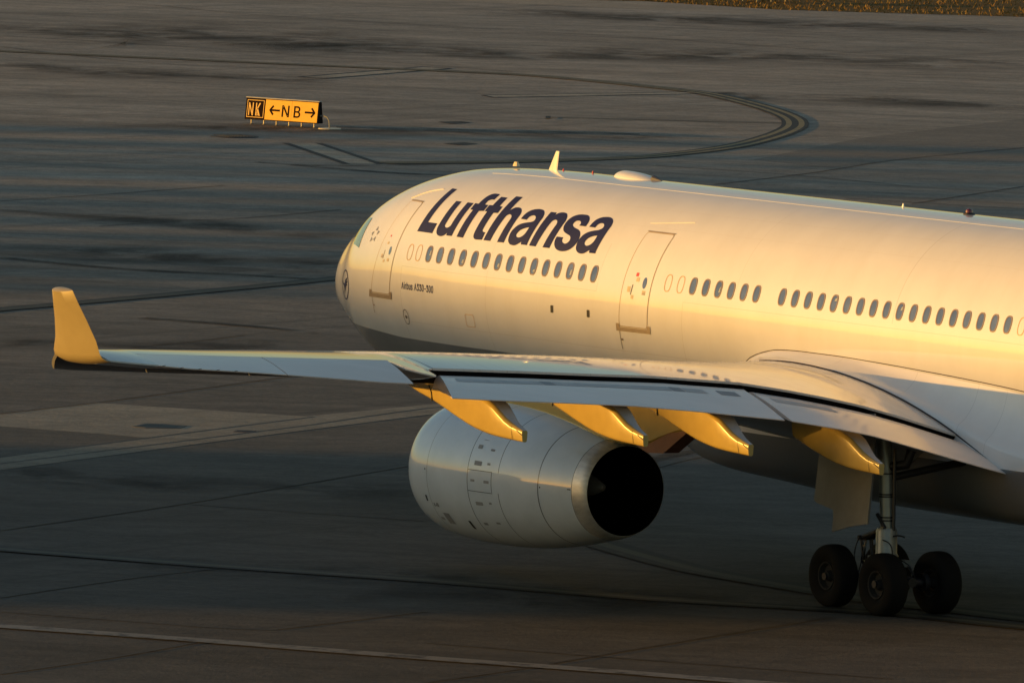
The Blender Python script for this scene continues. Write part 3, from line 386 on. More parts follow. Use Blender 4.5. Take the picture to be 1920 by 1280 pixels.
def sign(loc, ang, W, legs, full):
    root = empty("taxiway_sign", loc, ang)
    def ob(mb, name, m, par=root, sm=False): return mb.build(name, m, par, sm)
    D0, D1, H, Z0 = 0.36, 0.15, 0.78, 0.17
    mb = MB(); mb.prism([(-D0 / 2, Z0), (D0 / 2, Z0), (D1 / 2, Z0 + H), (-D1 / 2, Z0 + H)], 0, -W / 2, W / 2); hs = ob(mb, "housing", HOUS)
    mb = MB(); mb.box(-W / 2 - 0.01, W / 2 + 0.01, -D1 / 2 - 0.02, D1 / 2 + 0.02, Z0 + H, Z0 + H + 0.03); ob(mb, "lid", STOP, hs)
    for k in range(legs):
        x = -W / 2 + 0.24 + k * (W - 0.44) / (legs - 1)
        mb = MB(); mb.tube([(x, -0.08, 0), (x, -0.08, Z0)], 0.024, 10); mb.lathe([(0.0, 0.05), (0.02, 0.06), (0.03, 0.03)], (x, -0.08, 0), 2, 12)
        mb.build("leg", SLEG, root)
    sl = (D0 - D1) / 2 / H                        # faces lean back
    def fp(x, z, off): return (x, -D0 / 2 + sl * z - off, Z0 + z)
    uz = Vector((0, sl, 1)).normalized()
    def panel(x0, x1, z0, z1, off, name, m, par):
        v = [fp(x0, z0, off), fp(x1, z0, off), fp(x1, z1, off), fp(x0, z1, off), fp(x0, z0, 0.0), fp(x1, z0, 0), fp(x1, z1, 0), fp(x0, z1, 0)]
        return mesh(name, v, [(0, 1, 2, 3), (0, 4, 5, 1), (1, 5, 6, 2), (2, 6, 7, 3), (3, 7, 4, 0)], m, par, smooth=False)
    xs = -W / 2 + (0.86 if full else 0)
    if full:
        pb = panel(-W / 2 + 0.03, xs - 0.01, 0.03, H - 0.03, 0.008, "black_panel", SBLK, root)
        mb = MB(); a0, a1, b0, b1, w = -W / 2 + 0.07, xs - 0.05, 0.08, H - 0.07, 0.022
        for q in ((a0, a1, b0, b0 + w), (a0, a1, b1 - w, b1), (a0, a0 + w, b0 + w, b1 - w), (a1 - w, a1, b0 + w, b1 - w)):
            mb.add([fp(q[0], q[2], 0.011), fp(q[1], q[2], 0.011), fp(q[1], q[3], 0.011), fp(q[0], q[3], 0.011)], [(0, 1, 2, 3)])
        text_mb(mb, "NK", 'b', 0.88, fp(-W / 2 + 0.115, 0.155, 0.0115), (0.56, 0, 0), uz, track=0.10); mb.build("border_and_legend", STXT, pb, False)
    for a, b in (((xs + 0.01, xs + (W / 2 - xs) * 0.5 - 0.004), (xs + (W / 2 - xs) * 0.5 + 0.004, W / 2 - 0.03)) if full else ((-W / 2 + 0.03, -0.01), (0.01, W / 2 - 0.03))):
        pn = panel(a, b, 0.03, H - 0.03, 0.008, "yellow_panel", SYEL, root)
        if not full: continue
        mb = MB()
        def seg(x0, z0, x1, z1, w=0.036):
            d = Vector((x1 - x0, z1 - z0, 0)).normalized(); n = Vector((-d.y, d.x, 0)) * w
            global SEGO; SEGO += 0.0004
            mb.add([fp(x0 + n.x, z0 + n.y, 0.011 + SEGO), fp(x1 + n.x, z1 + n.y, 0.011 + SEGO), fp(x1 - n.x, z1 - n.y, 0.011 + SEGO), fp(x0 - n.x, z0 - n.y, 0.011 + SEGO)], [(0, 1, 2, 3)])
        global SEGO; SEGO = 0.0
        mid_ = 0.38; L = b - a
        if a < xs + 0.1:
            x0 = a + 0.21
            seg(x0 + 0.02, mid_, x0 + 0.44, mid_); seg(x0, mid_ - 0.01, x0 + 0.15, mid_ + 0.16); seg(x0, mid_ + 0.01, x0 + 0.15, mid_ - 0.16); mb.build("arrow", SBLK, pn, False); mb = MB()
            text_mb(mb, "N", 'r', 0.80, fp(a + 0.70, 0.17, 0.013), (0.95, 0, 0), uz); mb.build("legend", SBLK, pn, False)
        else:
            x0 = b - 0.12
            text_mb(mb, "B", 'r', 0.80, fp(a + 0.06, 0.17, 0.013), (0.95, 0, 0), uz); mb.build("legend", SBLK, pn, False); mb = MB()
            seg(x0 - 0.44, mid_, x0 - 0.02, mid_); seg(x0, mid_ + 0.01, x0 - 0.15, mid_ - 0.16); seg(x0, mid_ - 0.01, x0 - 0.15, mid_ + 0.16)
            mb.build("arrow", SBLK, pn, False)
    return root
SEGO = 0.0
sa = math.atan2(0.42, 0.907)
cx_, cy_ = (-116.059 - 113.577) / 2 - 0.03, (64.882 + 66.031) / 2
sg = tag(sign((cx_, cy_, 0), sa, 3.20, 6, True), "low yellow and black airfield sign reading NK and NB with arrows", "airfield sign")
mb = MB(); e = 1.60
mb.tube([(e, 0.0, 0.45), (e + 0.16, 0, 0.46), (e + 0.32, -0.02, 0.42), (e + 0.42, -0.03, 0.30), (e + 0.45, -0.04, 0.02)], 0.028, 10); mb.build("cable_conduit", plain("grey_conduit", (0.20, 0.20, 0.17), 0.5), sg)
mb = MB(); mb.lathe([(0.0, 0.42), (0.035, 0.40), (0.04, 0.0001)], (e + 0.45, -0.04, 0), 2, 32); mb.build("base_plate", plain("pale_base_plate", (0.55, 0.50, 0.36), 0.5), sg)
s2 = sign((-186.9, 132.6, 0), math.atan2(1.858, 0.156), 2.6, 4, False)
tag(s2, "airfield sign on pale legs at the grass verge, cut by the top edge", "airfield sign")
# ================================================================ BUILDING and added shade slabs, behind the viewer's left, whose long shadows cross the apron
BW = plain("terminal_wall", (0.30, 0.27, 0.23), 0.7); BG = plain("terminal_glass", (0.03, 0.04, 0.05), 0.08, coat=1.0); BR = plain("terminal_roof", (0.12, 0.12, 0.12), 0.8)
def building(name, s0, t0, t1, H, depth, label, wings=None):
    u = Vector((SUN_AZ[0], SUN_AZ[1], 0)); w = Vector((0.875, -0.484, 0))
    c = u * s0 + w * ((t0 + t1) / 2); root = tag(empty(name, c, math.atan2(w.y, w.x)), label, "building")
    W = (t1 - t0) / 2
    wings = wings or [(-W, W, H)]
    for a, b_, h in wings:
        mb = MB(); mb.box(a, b_, -depth, 0, 0, h); wl = mb.build("shade_slab" if len(wings) > 1 else "wall", BW, root, False)
        mb = MB(); mb.box(a, b_, -depth - 0.4, 0.4, h, h + 0.5); mb.build("roof", BR, wl, False)
        for k in range(max(2, int(h // 4.2))):
            mb = MB(); z0 = 1.2 + k * 4.2; mb.box(a + 0.5, b_ - 0.5, -0.06, 0.05, z0, z0 + 2.2); mb.build("window_band", BG, wl, False)
    return root
building("terminal_building", 300.0, -4.0, 33.4, 23.7, 30, "tan terminal building with bands of dark windows, outside the view to the left")
rr_ = random.Random(11); wg = []; q_ = -38.25  # made-up slabs, gaps sized to throw partial, streaky shade on the far apron
while q_ < 37.5:
    w_ = rr_.uniform(1.6, 6.0); wg.append((q_, min(38.25, q_ + w_), rr_.uniform(20.5, 27.0))); q_ += w_ + rr_.choice((0.8, 1.4, 2.2, 3.4))
building("shade_slab_row", 330.0, -129.0, -52.5, 24.0, 30, "added row of unseen blocks with gaps, breaking up the sunlight on the apron", wg)
# ================================================================ AIRCRAFT (x aft, y starboard, z up)
ZC = 5.438; R = 2.82; XN = 0.102; TILT = 0.013
ORG = Vector((32, 0, 0))
Rm = Matrix.Rotation(-TILT, 3, 'Y')
PV = Vector((32, 0, 5.4)); loc = PV - Rm @ (PV - ORG)
air = empty("airliner", loc); air.rotation_euler = (0, -TILT, 0)
tag(air, "white twin-engine airliner with dark blue title, taxiing away to the left", "airliner")
SK = [0, .15, .4, .8, 1.4, 2.2, 3.2, 4.5, 6, 7.5, 9, 10.5, 40.5, 45, 50, 55, 59, 61.5, 62.4]
ST = [-0.8, -0.247, 0.101, 0.511, 1.055, 1.571, 2.06, 2.431, 2.671, 2.765, 2.805, 2.82, 2.82, 2.82, 2.76, 2.62, 2.4, 2.15, 1.9]
SB = [-0.8, -0.883, -1.158, -1.402, -1.617, -2.036, -2.365, -2.579, -2.704, -2.765, -2.81, -2.82, -2.82, -2.45, -1.5, -0.4, 0.6, 1.3, 1.6]
SW = [0, .441, .785, 1.126, 1.502, 1.813, 2.215, 2.446, 2.639, 2.761, 2.819, 2.82, 2.82, 2.75, 2.35, 1.65, 0.95, 0.45, 0.12]
def S(x, th):
    s = np.atleast_1d(np.asarray(x, float)) - XN; th = np.atleast_1d(np.asarray(th, float))
    t = pchip(SK, ST, s); b = pchip(SK, SB, s); w = pchip(SK, SW, s)
    return np.stack([s + XN, -w * np.cos(th), ZC + (t + b) / 2 + (t - b) / 2 * np.sin(th)], -1)
def SN(x, th, off):
    x = np.atleast_1d(x); th = np.atleast_1d(th); p = S(x, th)
    dx = S(x + 0.01, th) - S(x - 0.01, th); dt = S(x, th + 0.004) - S(x, th - 0.004)
    n = np.cross(dx, dt); n /= np.linalg.norm(n, axis=1)[:, None] + 1e-12
    flip = (n[:, 1] * -np.cos(th) + n[:, 2] * np.sin(th)) < 0; n[flip] *= -1
    return p + n * off
# ---- paints
def fuselage_paint():
    t = NT("fuselage_white_paint"); X, Y, Z = t.xyz("Object"); X = t.math('ADD', X, 32.0); Zr = t.math('SUBTRACT', Z, ZC)
    n = t.noise(t.coord("Object"), 0.9, 6, 0.6)
    streak = t.noise(t.coord("Object", scale=(2.2, 0.25, 0.25)), 1.0, 6, 0.6)
    white = t.mix(t.ramp(n, [(0.3, 0.0), (0.7, 1.0)]), (0.645, 0.645, 0.63), (0.70, 0.70, 0.685))
    white = t.mix(t.math('MULTIPLY', t.ramp(streak, [(0.48, 0.0), (0.75, 1.0)]), 0.22), white, (0.60, 0.57, 0.50))
    # panels of slightly different tone
    lines = t.any([t.vline(X, Zr, 6.5, 0.016, -1.3, 0.41), t.hline(X, Zr, 0.41, 0.012, 6.5, 15.46), t.vline(X, Zr, 15.46, 0.014, 0.41, 1.5),
                   t.hline(X, Zr, 0.40, 0.012, 19.2, 60), t.vline(X, Zr, 19.2, 0.014, -2, 0.40), t.vline(X, Zr, 27.81, 0.022, 0.5, 3),
                   t.vline(X, Zr, 3.05, 0.014, -2.0, 0.0), t.vline(X, Zr, 10.6, 0.010), t.vline(X, Zr, 21.3, 0.010, 0.6), t.vline(X, Zr, 33.5, 0.02), t.hline(X, Zr, -0.9, 0.008, 6.5, 22)])
    faint = t.any([t.vline(X, Zr, 12.9, 0.010), t.vline(X, Zr, 24.4, 0.010, 1.2), t.hline(X, Zr, 1.95, 0.008, 15.5, 60), t.hline(X, Zr, 2.33, 0.008, 9, 60)])
    white = t.mix(t.math('MULTIPLY', lines, 0.40), white, (0.30, 0.25, 0.18)); white = t.mix(t.math('MULTIPLY', faint, 0.16), white, (0.45, 0.38, 0.28))
    # grey belly with a clean paint edge that rises to the nose
    edge = t.math('ADD', -1.335, t.math('MULTIPLY', t.math('MAXIMUM', t.math('SUBTRACT', 6.0, X), 0.0), 0.042))
    bel = t.math('LESS_THAN', Zr, edge)
    gray = t.mix(t.ramp(n, [(0.3, 0.0), (0.7, 1.0)]), (0.17, 0.18, 0.185), (0.22, 0.225, 0.23))
    t.base(t.mix(bel, white, gray)); t.set(0.38, coat=1.0, coat_rough=0.05); t.p.inputs["Coat IOR"].default_value = 1.7
    t.bump(t.noise(t.coord("Object", scale=(1.0, 0.8, 0.8)), 1.6, 3), 0.05, 0.03)
    return t.mat
FUS = fuselage_paint()
WHT_P = plain("white_gloss_paint", (0.72, 0.72, 0.70), 0.38, coat=0.75, var=0.05)
NAVY = plain("navy_title_paint", (0.010, 0.013, 0.075), 0.6, spec=0.3, var=0.1)
OUTL = plain("door_outline_brown", (0.33, 0.25, 0.16), 0.6)
OUTP = plain("window_plug_outline", (0.52, 0.33, 0.17), 0.6)
FRM = plain("window_frame", (0.20, 0.15, 0.14), 0.5)
SILL = plain("door_sill_metal", (0.34, 0.28, 0.21), 0.4, 0.4)
REDP = plain("red_marking", (0.55, 0.05, 0.05), 0.4)
DARKP = plain("dark_opening", (0.012, 0.012, 0.014), 0.6)
def glass():
    t = NT("cabin_window_pane"); n = t.noise(t.coord("Object"), 1.8, 3)
    t.base(t.ramp(n, [(0.35, (0.058, 0.075, 0.15)), (0.6, (0.085, 0.11, 0.20)), (0.75, (0.13, 0.16, 0.26))])); t.set(0.10, coat=1.0, coat_rough=0.03); return t.mat
PANE = glass()
CPIT = plain("green_cockpit_glass", (0.12, 0.19, 0.11), 0.06, coat=1.0, var=0.25, scale=1.5)
def overlay(name, loops, off, mat, parent, step=0.09, stepx=0.0, thick=0.0, surf=SN, k=R):
    bm = bmesh.new()
    for L in loops:
        vs = [bm.verts.new((a, b, 0)) for a, b in L]
        for i in range(len(vs)): bm.edges.new((vs[i], vs[(i + 1) % len(vs)]))
    bmesh.ops.triangle_fill(bm, edges=bm.edges[:], use_beauty=True)
    xs = [v.co.x for v in bm.verts]; ys = [v.co.y for v in bm.verts]
    c = math.ceil(min(ys) / step) * step
    while c < max(ys):
        bmesh.ops.bisect_plane(bm, geom=bm.verts[:] + bm.edges[:] + bm.faces[:], plane_co=(0, c, 0), plane_no=(0, 1, 0)); c += step
    if stepx:
        c = math.ceil(min(xs) / stepx) * stepx
        while c < max(xs):
            bmesh.ops.bisect_plane(bm, geom=bm.verts[:] + bm.edges[:] + bm.faces[:], plane_co=(c, 0, 0), plane_no=(1, 0, 0)); c += stepx
    bm.verts.ensure_lookup_table(); bm.verts.index_update()
    q = surf(np.array([v.co.x for v in bm.verts]), np.array([v.co.y for v in bm.verts]) / k, off)
    f = [[v.index for v in fc.verts] for fc in bm.faces]; bm.free()
    v = [tuple(p) for p in q]
    me = bpy.data.meshes.new(name); me.from_pydata([(a - ORG.x, b - ORG.y, c - ORG.z) for a, b, c in v], [], f)
    me.materials.append(mat); me.update()
    cc = sum((Vector(p) for p in v), Vector()) / len(v)
    for p in me.polygons:                          # outward
        o_ = Vector((0, p.center.y, p.center.z + ORG.z - (ZC if surf is SN else 2.36)))
        if surf is not SN: o_.y += 9.37
        if p.normal.dot(o_) < 0: p.flip()
    me.polygons.foreach_set("use_smooth", [True] * len(me.polygons))
    o = bpy.data.objects.new(name, me); COL.objects.link(o)
    if parent is not None: o.parent = parent
    return o
def ell(cx, cy, a, b, n=24, p=2.6, rot=0.0):
    o = []
    for i in range(n):
        t = 2 * math.pi * i / n; c, s_ = math.cos(t), math.sin(t)
        x = a * math.copysign(abs(c) ** (2 / p), c); y = b * math.copysign(abs(s_) ** (2 / p), s_)
        o.append((cx + x * math.cos(rot) - y * math.sin(rot), cy + x * math.sin(rot) + y * math.cos(rot)))
    return o
def rrect(x0, x1, y0, y1, r, n=5):
    o = []
    for cx, cy, a0 in ((x1 - r, y1 - r, 0), (x0 + r, y1 - r, 90), (x0 + r, y0 + r, 180), (x1 - r, y0 + r, 270)):
        for i in range(n + 1):
            a = math.radians(a0 + 90 * i / n); o.append((cx + r * math.cos(a), cy + r * math.sin(a)))
    return o
# ---- fuselage skin
xs = np.unique(np.r_[XN + np.linspace(0, 1, 26) ** 2 * 1.5, np.linspace(XN + 1.5, 10.6, 60), np.linspace(10.6, 40.6, 80), np.linspace(40.6, XN + 62.4, 50)])
NTH = 160; th = np.linspace(0, 2 * np.pi, NTH, endpoint=False)
rings = [S(np.full(NTH, x), th) for x in xs]
v, f = loft(rings, True, True)
fus = mesh("fuselage", v, f, FUS, air, 60)
def ridge(name, pts, r, mat, parent): # pts in (x, s)
    P = [SN(a, b / R, 0.004)[0] for a, b in pts]
    mb = MB(); mb.tube(P, r, 6); return mb.build(name, mat, parent)
ridge("crown_seam", [(x, 3.62) for x in np.linspace(7.5, 44, 60)], 0.003, WHT_P, fus)
ridge("rain_gutter", [(5.24 + 1.28 * t, 2.44 + 0.28 * t + 0.05 * math.sin(3.1 * t)) for t in np.linspace(0, 1, 14)], 0.012, WHT_P, fus)
ridge("rain_gutter", [(16.45 + 1.71 * t, 2.26 + 0.17 * t) for t in np.linspace(0, 1, 14)], 0.008, WHT_P, fus)
# ---- cabin windows
W0, PIT, WS = 7.770, 0.533, 0.797
idx = list(range(0, 15)) + list(range(22, 28)) + list(range(29, 47)) + list(range(49, 62))
BLI = plain('pale_blind', (0.30, 0.32, 0.34), 0.6)
BLINDS = {0: (0.02, -0.04, 0.10), 3: (0.0, -0.13, -0.03), 6: (0.01, -0.12, -0.02), 9: (0.0, -0.13, -0.06), 12: (0.02, -0.10, 0.04), 24: (0.03, -0.08, 0.06), 33: (0.0, 0.05, 0.13), 38: (0.02, 0.02, 0.12)}
for i in idx:
    x = W0 + PIT * i; dz = 0.0
    fr = overlay("cabin_window", [ell(x, WS, 0.142, 0.208), ell(x, WS, 0.112, 0.176)], 0.010, FRM, air, 0.1)
    overlay("pane", [ell(x, WS, 0.114, 0.178)], 0.005, PANE, fr, 0.1)
    if i in BLINDS:
        a_, b_, c_ = BLINDS[i]; overlay("window_blind", [[(x + a_, WS + b_), (x + 0.085, WS + b_ + 0.01), (x + 0.08, WS + c_), (x + a_ + 0.02, WS + c_ - 0.02)]], 0.007, BLI, fr, 0.1)
for x in (6.79, 7.25, W0 + PIT * 20, W0 + PIT * 21, W0 + PIT * 47, W0 + PIT * 48):
    overlay("blanked_window", [ell(x, WS, 0.138, 0.208), ell(x, WS, 0.118, 0.188)], 0.006, OUTP, air, 0.1)
# ---- doors
def quad(q, u, w):  # bilinear in (x, s), q = bl, br, tr, tl
    a = [q[0][k] * (1 - u) + q[1][k] * u for k in (0, 1)]; b = [q[3][k] * (1 - u) + q[2][k] * u for k in (0, 1)]
    return (a[0] * (1 - w) + b[0] * w, a[1] * (1 - w) + b[1] * w)
def door(q, sc, dw=True):
    ru = 0.10; rw = 0.055
    out = [quad(q, *p) for p in rrect(0, 1, 0, 1, 0.06)]
    e = 0.020; W = q[1][0] - q[0][0]; H = q[3][1] - q[0][1]
    inn = [quad(q, *p) for p in rrect(e / W, 1 - e / W, e / H, 1 - e / H, 0.05)]
    d = overlay("door", [inn], 0.006, FUS, air, 0.09, 0.12)
    overlay("door_seal", [out, inn], 0.009, OUTL, d, 0.09, 0.12)
    sx = 0.10
    so = [quad(q, -sx, 0.030), quad(q, -sx, -0.045), quad(q, 1 + sx, -0.045), quad(q, 1 + sx, 0.030), quad(q, 1.0, 0.030), quad(q, 0.975, -0.004), quad(q, 0.025, -0.004), quad(q, 0.0, 0.030)]
    overlay("sill", [so], 0.013, SILL, d, 0.09, 0.12)
    if q[3][1] - q[0][1] > 2: 
        tl = [quad(q, 0.0, 1.0), quad(q, 1.0, 1.0), quad(q, 1.0, 1.012), quad(q, 0.0, 1.012)]
        overlay("door_header", [tl], 0.012, SILL, d, 0.09, 0.12)
    return d
q1 = [(4.80, -0.30), (5.89, -0.32), (6.16, 2.22), (5.40, 2.33)]
q2 = [(16.50, -0.335), (17.73, -0.325), (17.80, 2.01), (16.62, 2.01)]
d1 = door(q1, 1); d2 = door(q2, 1)
def dec(name, loops, m, par, off=0.011): return overlay(name, loops, off, m, par, 0.09)
dw = dec("door_window", [ell(17.46, 0.725, 0.085, 0.135, 20, 2)], PANE, d2)
dec("door_window", [ell(5.70, 0.80, 0.065, 0.11, 20, 2)], PANE, d1)
dec("red_placard", [rrect(17.02, 17.13, 0.86, 0.95, 0.01)], REDP, d2)
dec("red_placard", [rrect(5.46, 5.52, 1.18, 1.23, 0.01)], REDP, d1)
dec("handle", [[(16.93, 0.42), (16.965, 0.42), (17.0, 0.66), (16.965, 0.66)]], plain("handle_dark", (0.05, 0.05, 0.05), 0.4), d2)
dec("handle", [[(5.36, 0.60), (5.385, 0.60), (5.42, 0.82), (5.40, 0.82)]], plain("handle_grey", (0.22, 0.18, 0.14), 0.4), d1)
NOTE = plain("small_notice", (0.50, 0.42, 0.30), 0.5)
for a, b, w, h, dd in ((16.78, 0.48, 0.12, 0.13, d2), (16.98, 0.33, 0.10, 0.09, d2), (17.08, 0.74, 0.13, 0.10, d2), (17.42, 0.45, 0.14, 0.10, d2), (5.25, 0.62, 0.09, 0.10, d1), (5.40, 0.50, 0.09, 0.07, d1), (5.62, 0.52, 0.12, 0.08, d1), (5.42, 0.98, 0.10, 0.06, d1)):
    dec("notice", [rrect(a, a + w, b, b + h, 0.01)], NOTE, dd)
dec("drain_stain", [[(16.50, -0.87), (16.52, -0.87), (16.515, -0.42), (16.50, -0.42)], [(16.53, -0.66), (16.62, -0.655), (16.62, -0.62), (16.53, -0.62)]], plain("dark_streak", (0.10, 0.07, 0.05), 0.6), fus)
dec("drain_stain", [[(4.83, -0.85), (4.85, -0.85), (4.845, -0.42), (4.83, -0.42)], [(4.86, -0.66), (4.92, -0.65), (4.92, -0.62), (4.86, -0.62)]], plain("brown_streak", (0.25, 0.17, 0.11), 0.6), fus)
for x in (13.579, 15.173): dec("vent_slot", [rrect(x - 0.055, x + 0.055, -0.22, -0.05, 0.02)], DARKP, fus)
dec("access_panel", [rrect(9.62, 10.02, -0.83, -0.52, 0.05), rrect(9.634, 10.006, -0.816, -0.534, 0.045)], OUTP, fus)
dec("static_port", [ell(6.64, -0.83, 0.14, 0.20, 24, 2), ell(6.64, -0.83, 0.12, 0.18, 24, 2), ell(6.64, -0.83, 0.05, 0.045, 12, 2)], plain("port_ink", (0.12, 0.10, 0.08), 0.5), fus)
# ---- cockpit glazing
cp = overlay("cockpit_window", [[(2.86, 1.48), (3.15, 1.17), (3.69, 0.97), (3.57, 2.00), (2.95, 2.22)]], 0.008, CPIT, air, 0.09, 0.12)
for L in ([(2.20, 1.72), (2.72, 1.56), (2.80, 2.30), (2.35, 2.50)], [(1.80, 2.15), (2.12, 1.86), (2.26, 2.60), (1.98, 3.3)]):
    overlay("cockpit_window", [L], 0.008, CPIT, air, 0.09, 0.12)
# ---- titles and emblems
LT = {"L":[[[6.775,1.344,"c"],[6.915,2.745,"c"],[7.178,2.719,"c"],[7.091,1.609,"c"],[7.568,1.591,"c"],[7.56,1.319,"c"]]],"u":[[[7.718,2.293,"c"],[7.982,2.287,"c"],[7.977,1.567,"s"],[8.024,1.521,"s"],[8.104,1.503,"s"],[8.191,1.517,"s"],[8.261,1.578,"s"],[8.288,2.278,"c"],[8.577,2.27,"c"],[8.533,1.3,"c"],[8.269,1.3,"c"],[8.271,1.375,"c"],[8.188,1.311,"s"],[8.101,1.278,"s"],[7.995,1.266,"s"],[7.841,1.294,"s"],[7.736,1.367,"s"],[7.684,1.49,"s"]]],"f":[[[8.774,1.295,"c"],[8.799,2.064,"c"],[8.665,2.067,"c"],[8.653,2.271,"c"],[8.823,2.266,"c"],[8.837,2.409,"s"],[8.885,2.536,"s"],[8.981,2.624,"s"],[9.103,2.652,"s"],[9.31,2.641,"c"],[9.311,2.439,"c"],[9.202,2.435,"s"],[9.113,2.391,"s"],[9.103,2.325,"s"],[9.113,2.258,"c"],[9.281,2.254,"c"],[9.287,2.061,"c"],[9.081,2.047,"c"],[9.075,1.29,"c"]]],"t":[[[9.327,2.254,"c"],[9.337,2.059,"c"],[9.455,2.053,"c"],[9.471,1.475,"s"],[9.489,1.375,"s"],[9.554,1.309,"s"],[9.642,1.281,"s"],[9.736,1.278,"s"],[9.935,1.286,"c"],[9.934,1.482,"c"],[9.849,1.489,"s"],[9.782,1.511,"s"],[9.76,1.566,"s"],[9.755,2.034,"c"],[9.948,2.042,"c"],[9.933,2.244,"c"],[9.793,2.249,"c"],[9.774,2.547,"c"],[9.486,2.556,"c"],[9.478,2.259,"c"]]],"h":[[[10.01,1.282,"c"],[10.07,2.622,"c"],[10.365,2.62,"c"],[10.355,2.146,"c"],[10.417,2.21,"s"],[10.491,2.258,"s"],[10.616,2.273,"s"],[10.745,2.253,"s"],[10.852,2.187,"s"],[10.929,2.073,"s"],[10.922,1.281,"c"],[10.63,1.276,"c"],[10.658,1.92,"s"],[10.62,1.996,"s"],[10.52,2.04,"s"],[10.435,2.028,"s"],[10.381,1.971,"s"],[10.312,1.281,"c"]]],"a":[[[11.084,1.951,"c"],[11.351,1.942,"c"],[11.374,2.036,"s"],[11.474,2.086,"s"],[11.585,2.08,"s"],[11.669,2.024,"s"],[11.687,1.94,"s"],[11.6,1.898,"s"],[11.403,1.862,"s"],[11.202,1.804,"s"],[11.075,1.695,"s"],[11.016,1.561,"s"],[11.039,1.413,"s"],[11.097,1.325,"s"],[11.212,1.26,"s"],[11.382,1.241,"s"],[11.496,1.264,"s"],[11.589,1.313,"s"],[11.659,1.356,"c"],[11.683,1.285,"c"],[11.956,1.286,"c"],[11.941,1.346,"s"],[11.948,2.046,"s"],[11.885,2.17,"s"],[11.767,2.259,"s"],[11.638,2.291,"s"],[11.468,2.292,"s"],[11.281,2.252,"s"],[11.163,2.176,"s"],[11.103,2.069,"s"]],[[11.668,1.747,"c"],[11.504,1.71,"s"],[11.36,1.642,"s"],[11.301,1.549,"s"],[11.316,1.487,"s"],[11.397,1.454,"s"],[11.517,1.466,"s"],[11.61,1.524,"s"],[11.653,1.607,"s"]]],"n":[[[12.055,1.282,"c"],[12.094,2.25,"c"],[12.352,2.247,"c"],[12.369,2.148,"c"],[12.412,2.218,"s"],[12.512,2.265,"s"],[12.652,2.277,"s"],[12.797,2.247,"s"],[12.911,2.162,"s"],[12.984,2.021,"s"],[12.957,1.28,"c"],[12.654,1.279,"c"],[12.707,1.912,"s"],[12.667,1.987,"s"],[12.595,2.03,"s"],[12.506,2.033,"s"],[12.44,1.987,"s"],[12.415,1.889,"s"],[12.347,1.28,"c"]]],"s":[[[13.961,1.949,"c"],[13.678,1.95,"c"],[13.678,2.009,"s"],[13.626,2.064,"s"],[13.515,2.088,"s"],[13.41,2.067,"s"],[13.372,1.996,"s"],[13.414,1.932,"s"],[13.544,1.882,"s"],[13.723,1.845,"s"],[13.869,1.789,"s"],[13.98,1.674,"s"],[14.006,1.532,"s"],[13.935,1.387,"s"],[13.783,1.285,"s"],[13.56,1.24,"s"],[13.343,1.255,"s"],[13.179,1.318,"s"],[13.074,1.418,"s"],[13.034,1.516,"s"],[13.039,1.593,"c"],[13.325,1.59,"c"],[13.327,1.53,"s"],[13.383,1.471,"s"],[13.496,1.437,"s"],[13.596,1.455,"s"],[13.655,1.522,"s"],[13.63,1.599,"s"],[13.553,1.65,"s"],[13.386,1.691,"s"],[13.223,1.74,"s"],[13.111,1.815,"s"],[13.052,1.921,"s"],[13.054,2.063,"s"],[13.141,2.19,"s"],[13.312,2.264,"s"],[13.517,2.285,"s"],[13.707,2.273,"s"],[13.841,2.211,"s"],[13.939,2.099,"s"]]],"a2":[[[14.115,1.949,"c"],[14.38,1.947,"c"],[14.391,2.037,"s"],[14.478,2.085,"s"],[14.599,2.084,"s"],[14.684,2.03,"s"],[14.696,1.955,"s"],[14.593,1.895,"s"],[14.381,1.853,"s"],[14.19,1.788,"s"],[14.064,1.68,"s"],[14.018,1.533,"s"],[14.051,1.395,"s"],[14.124,1.309,"s"],[14.257,1.251,"s"],[14.409,1.237,"s"],[14.537,1.271,"s"],[14.607,1.313,"s"],[14.682,1.349,"c"],[14.704,1.28,"c"],[14.98,1.283,"c"],[14.965,1.346,"s"],[14.981,2.022,"s"],[14.934,2.145,"s"],[14.825,2.239,"s"],[14.679,2.287,"s"],[14.508,2.292,"s"],[14.318,2.258,"s"],[14.185,2.175,"s"],[14.131,2.064,"s"]],[[14.686,1.738,"c"],[14.521,1.711,"s"],[14.377,1.646,"s"],[14.319,1.555,"s"],[14.348,1.486,"s"],[14.434,1.45,"s"],[14.54,1.461,"s"],[14.635,1.515,"s"],[14.683,1.605,"s"]]]}
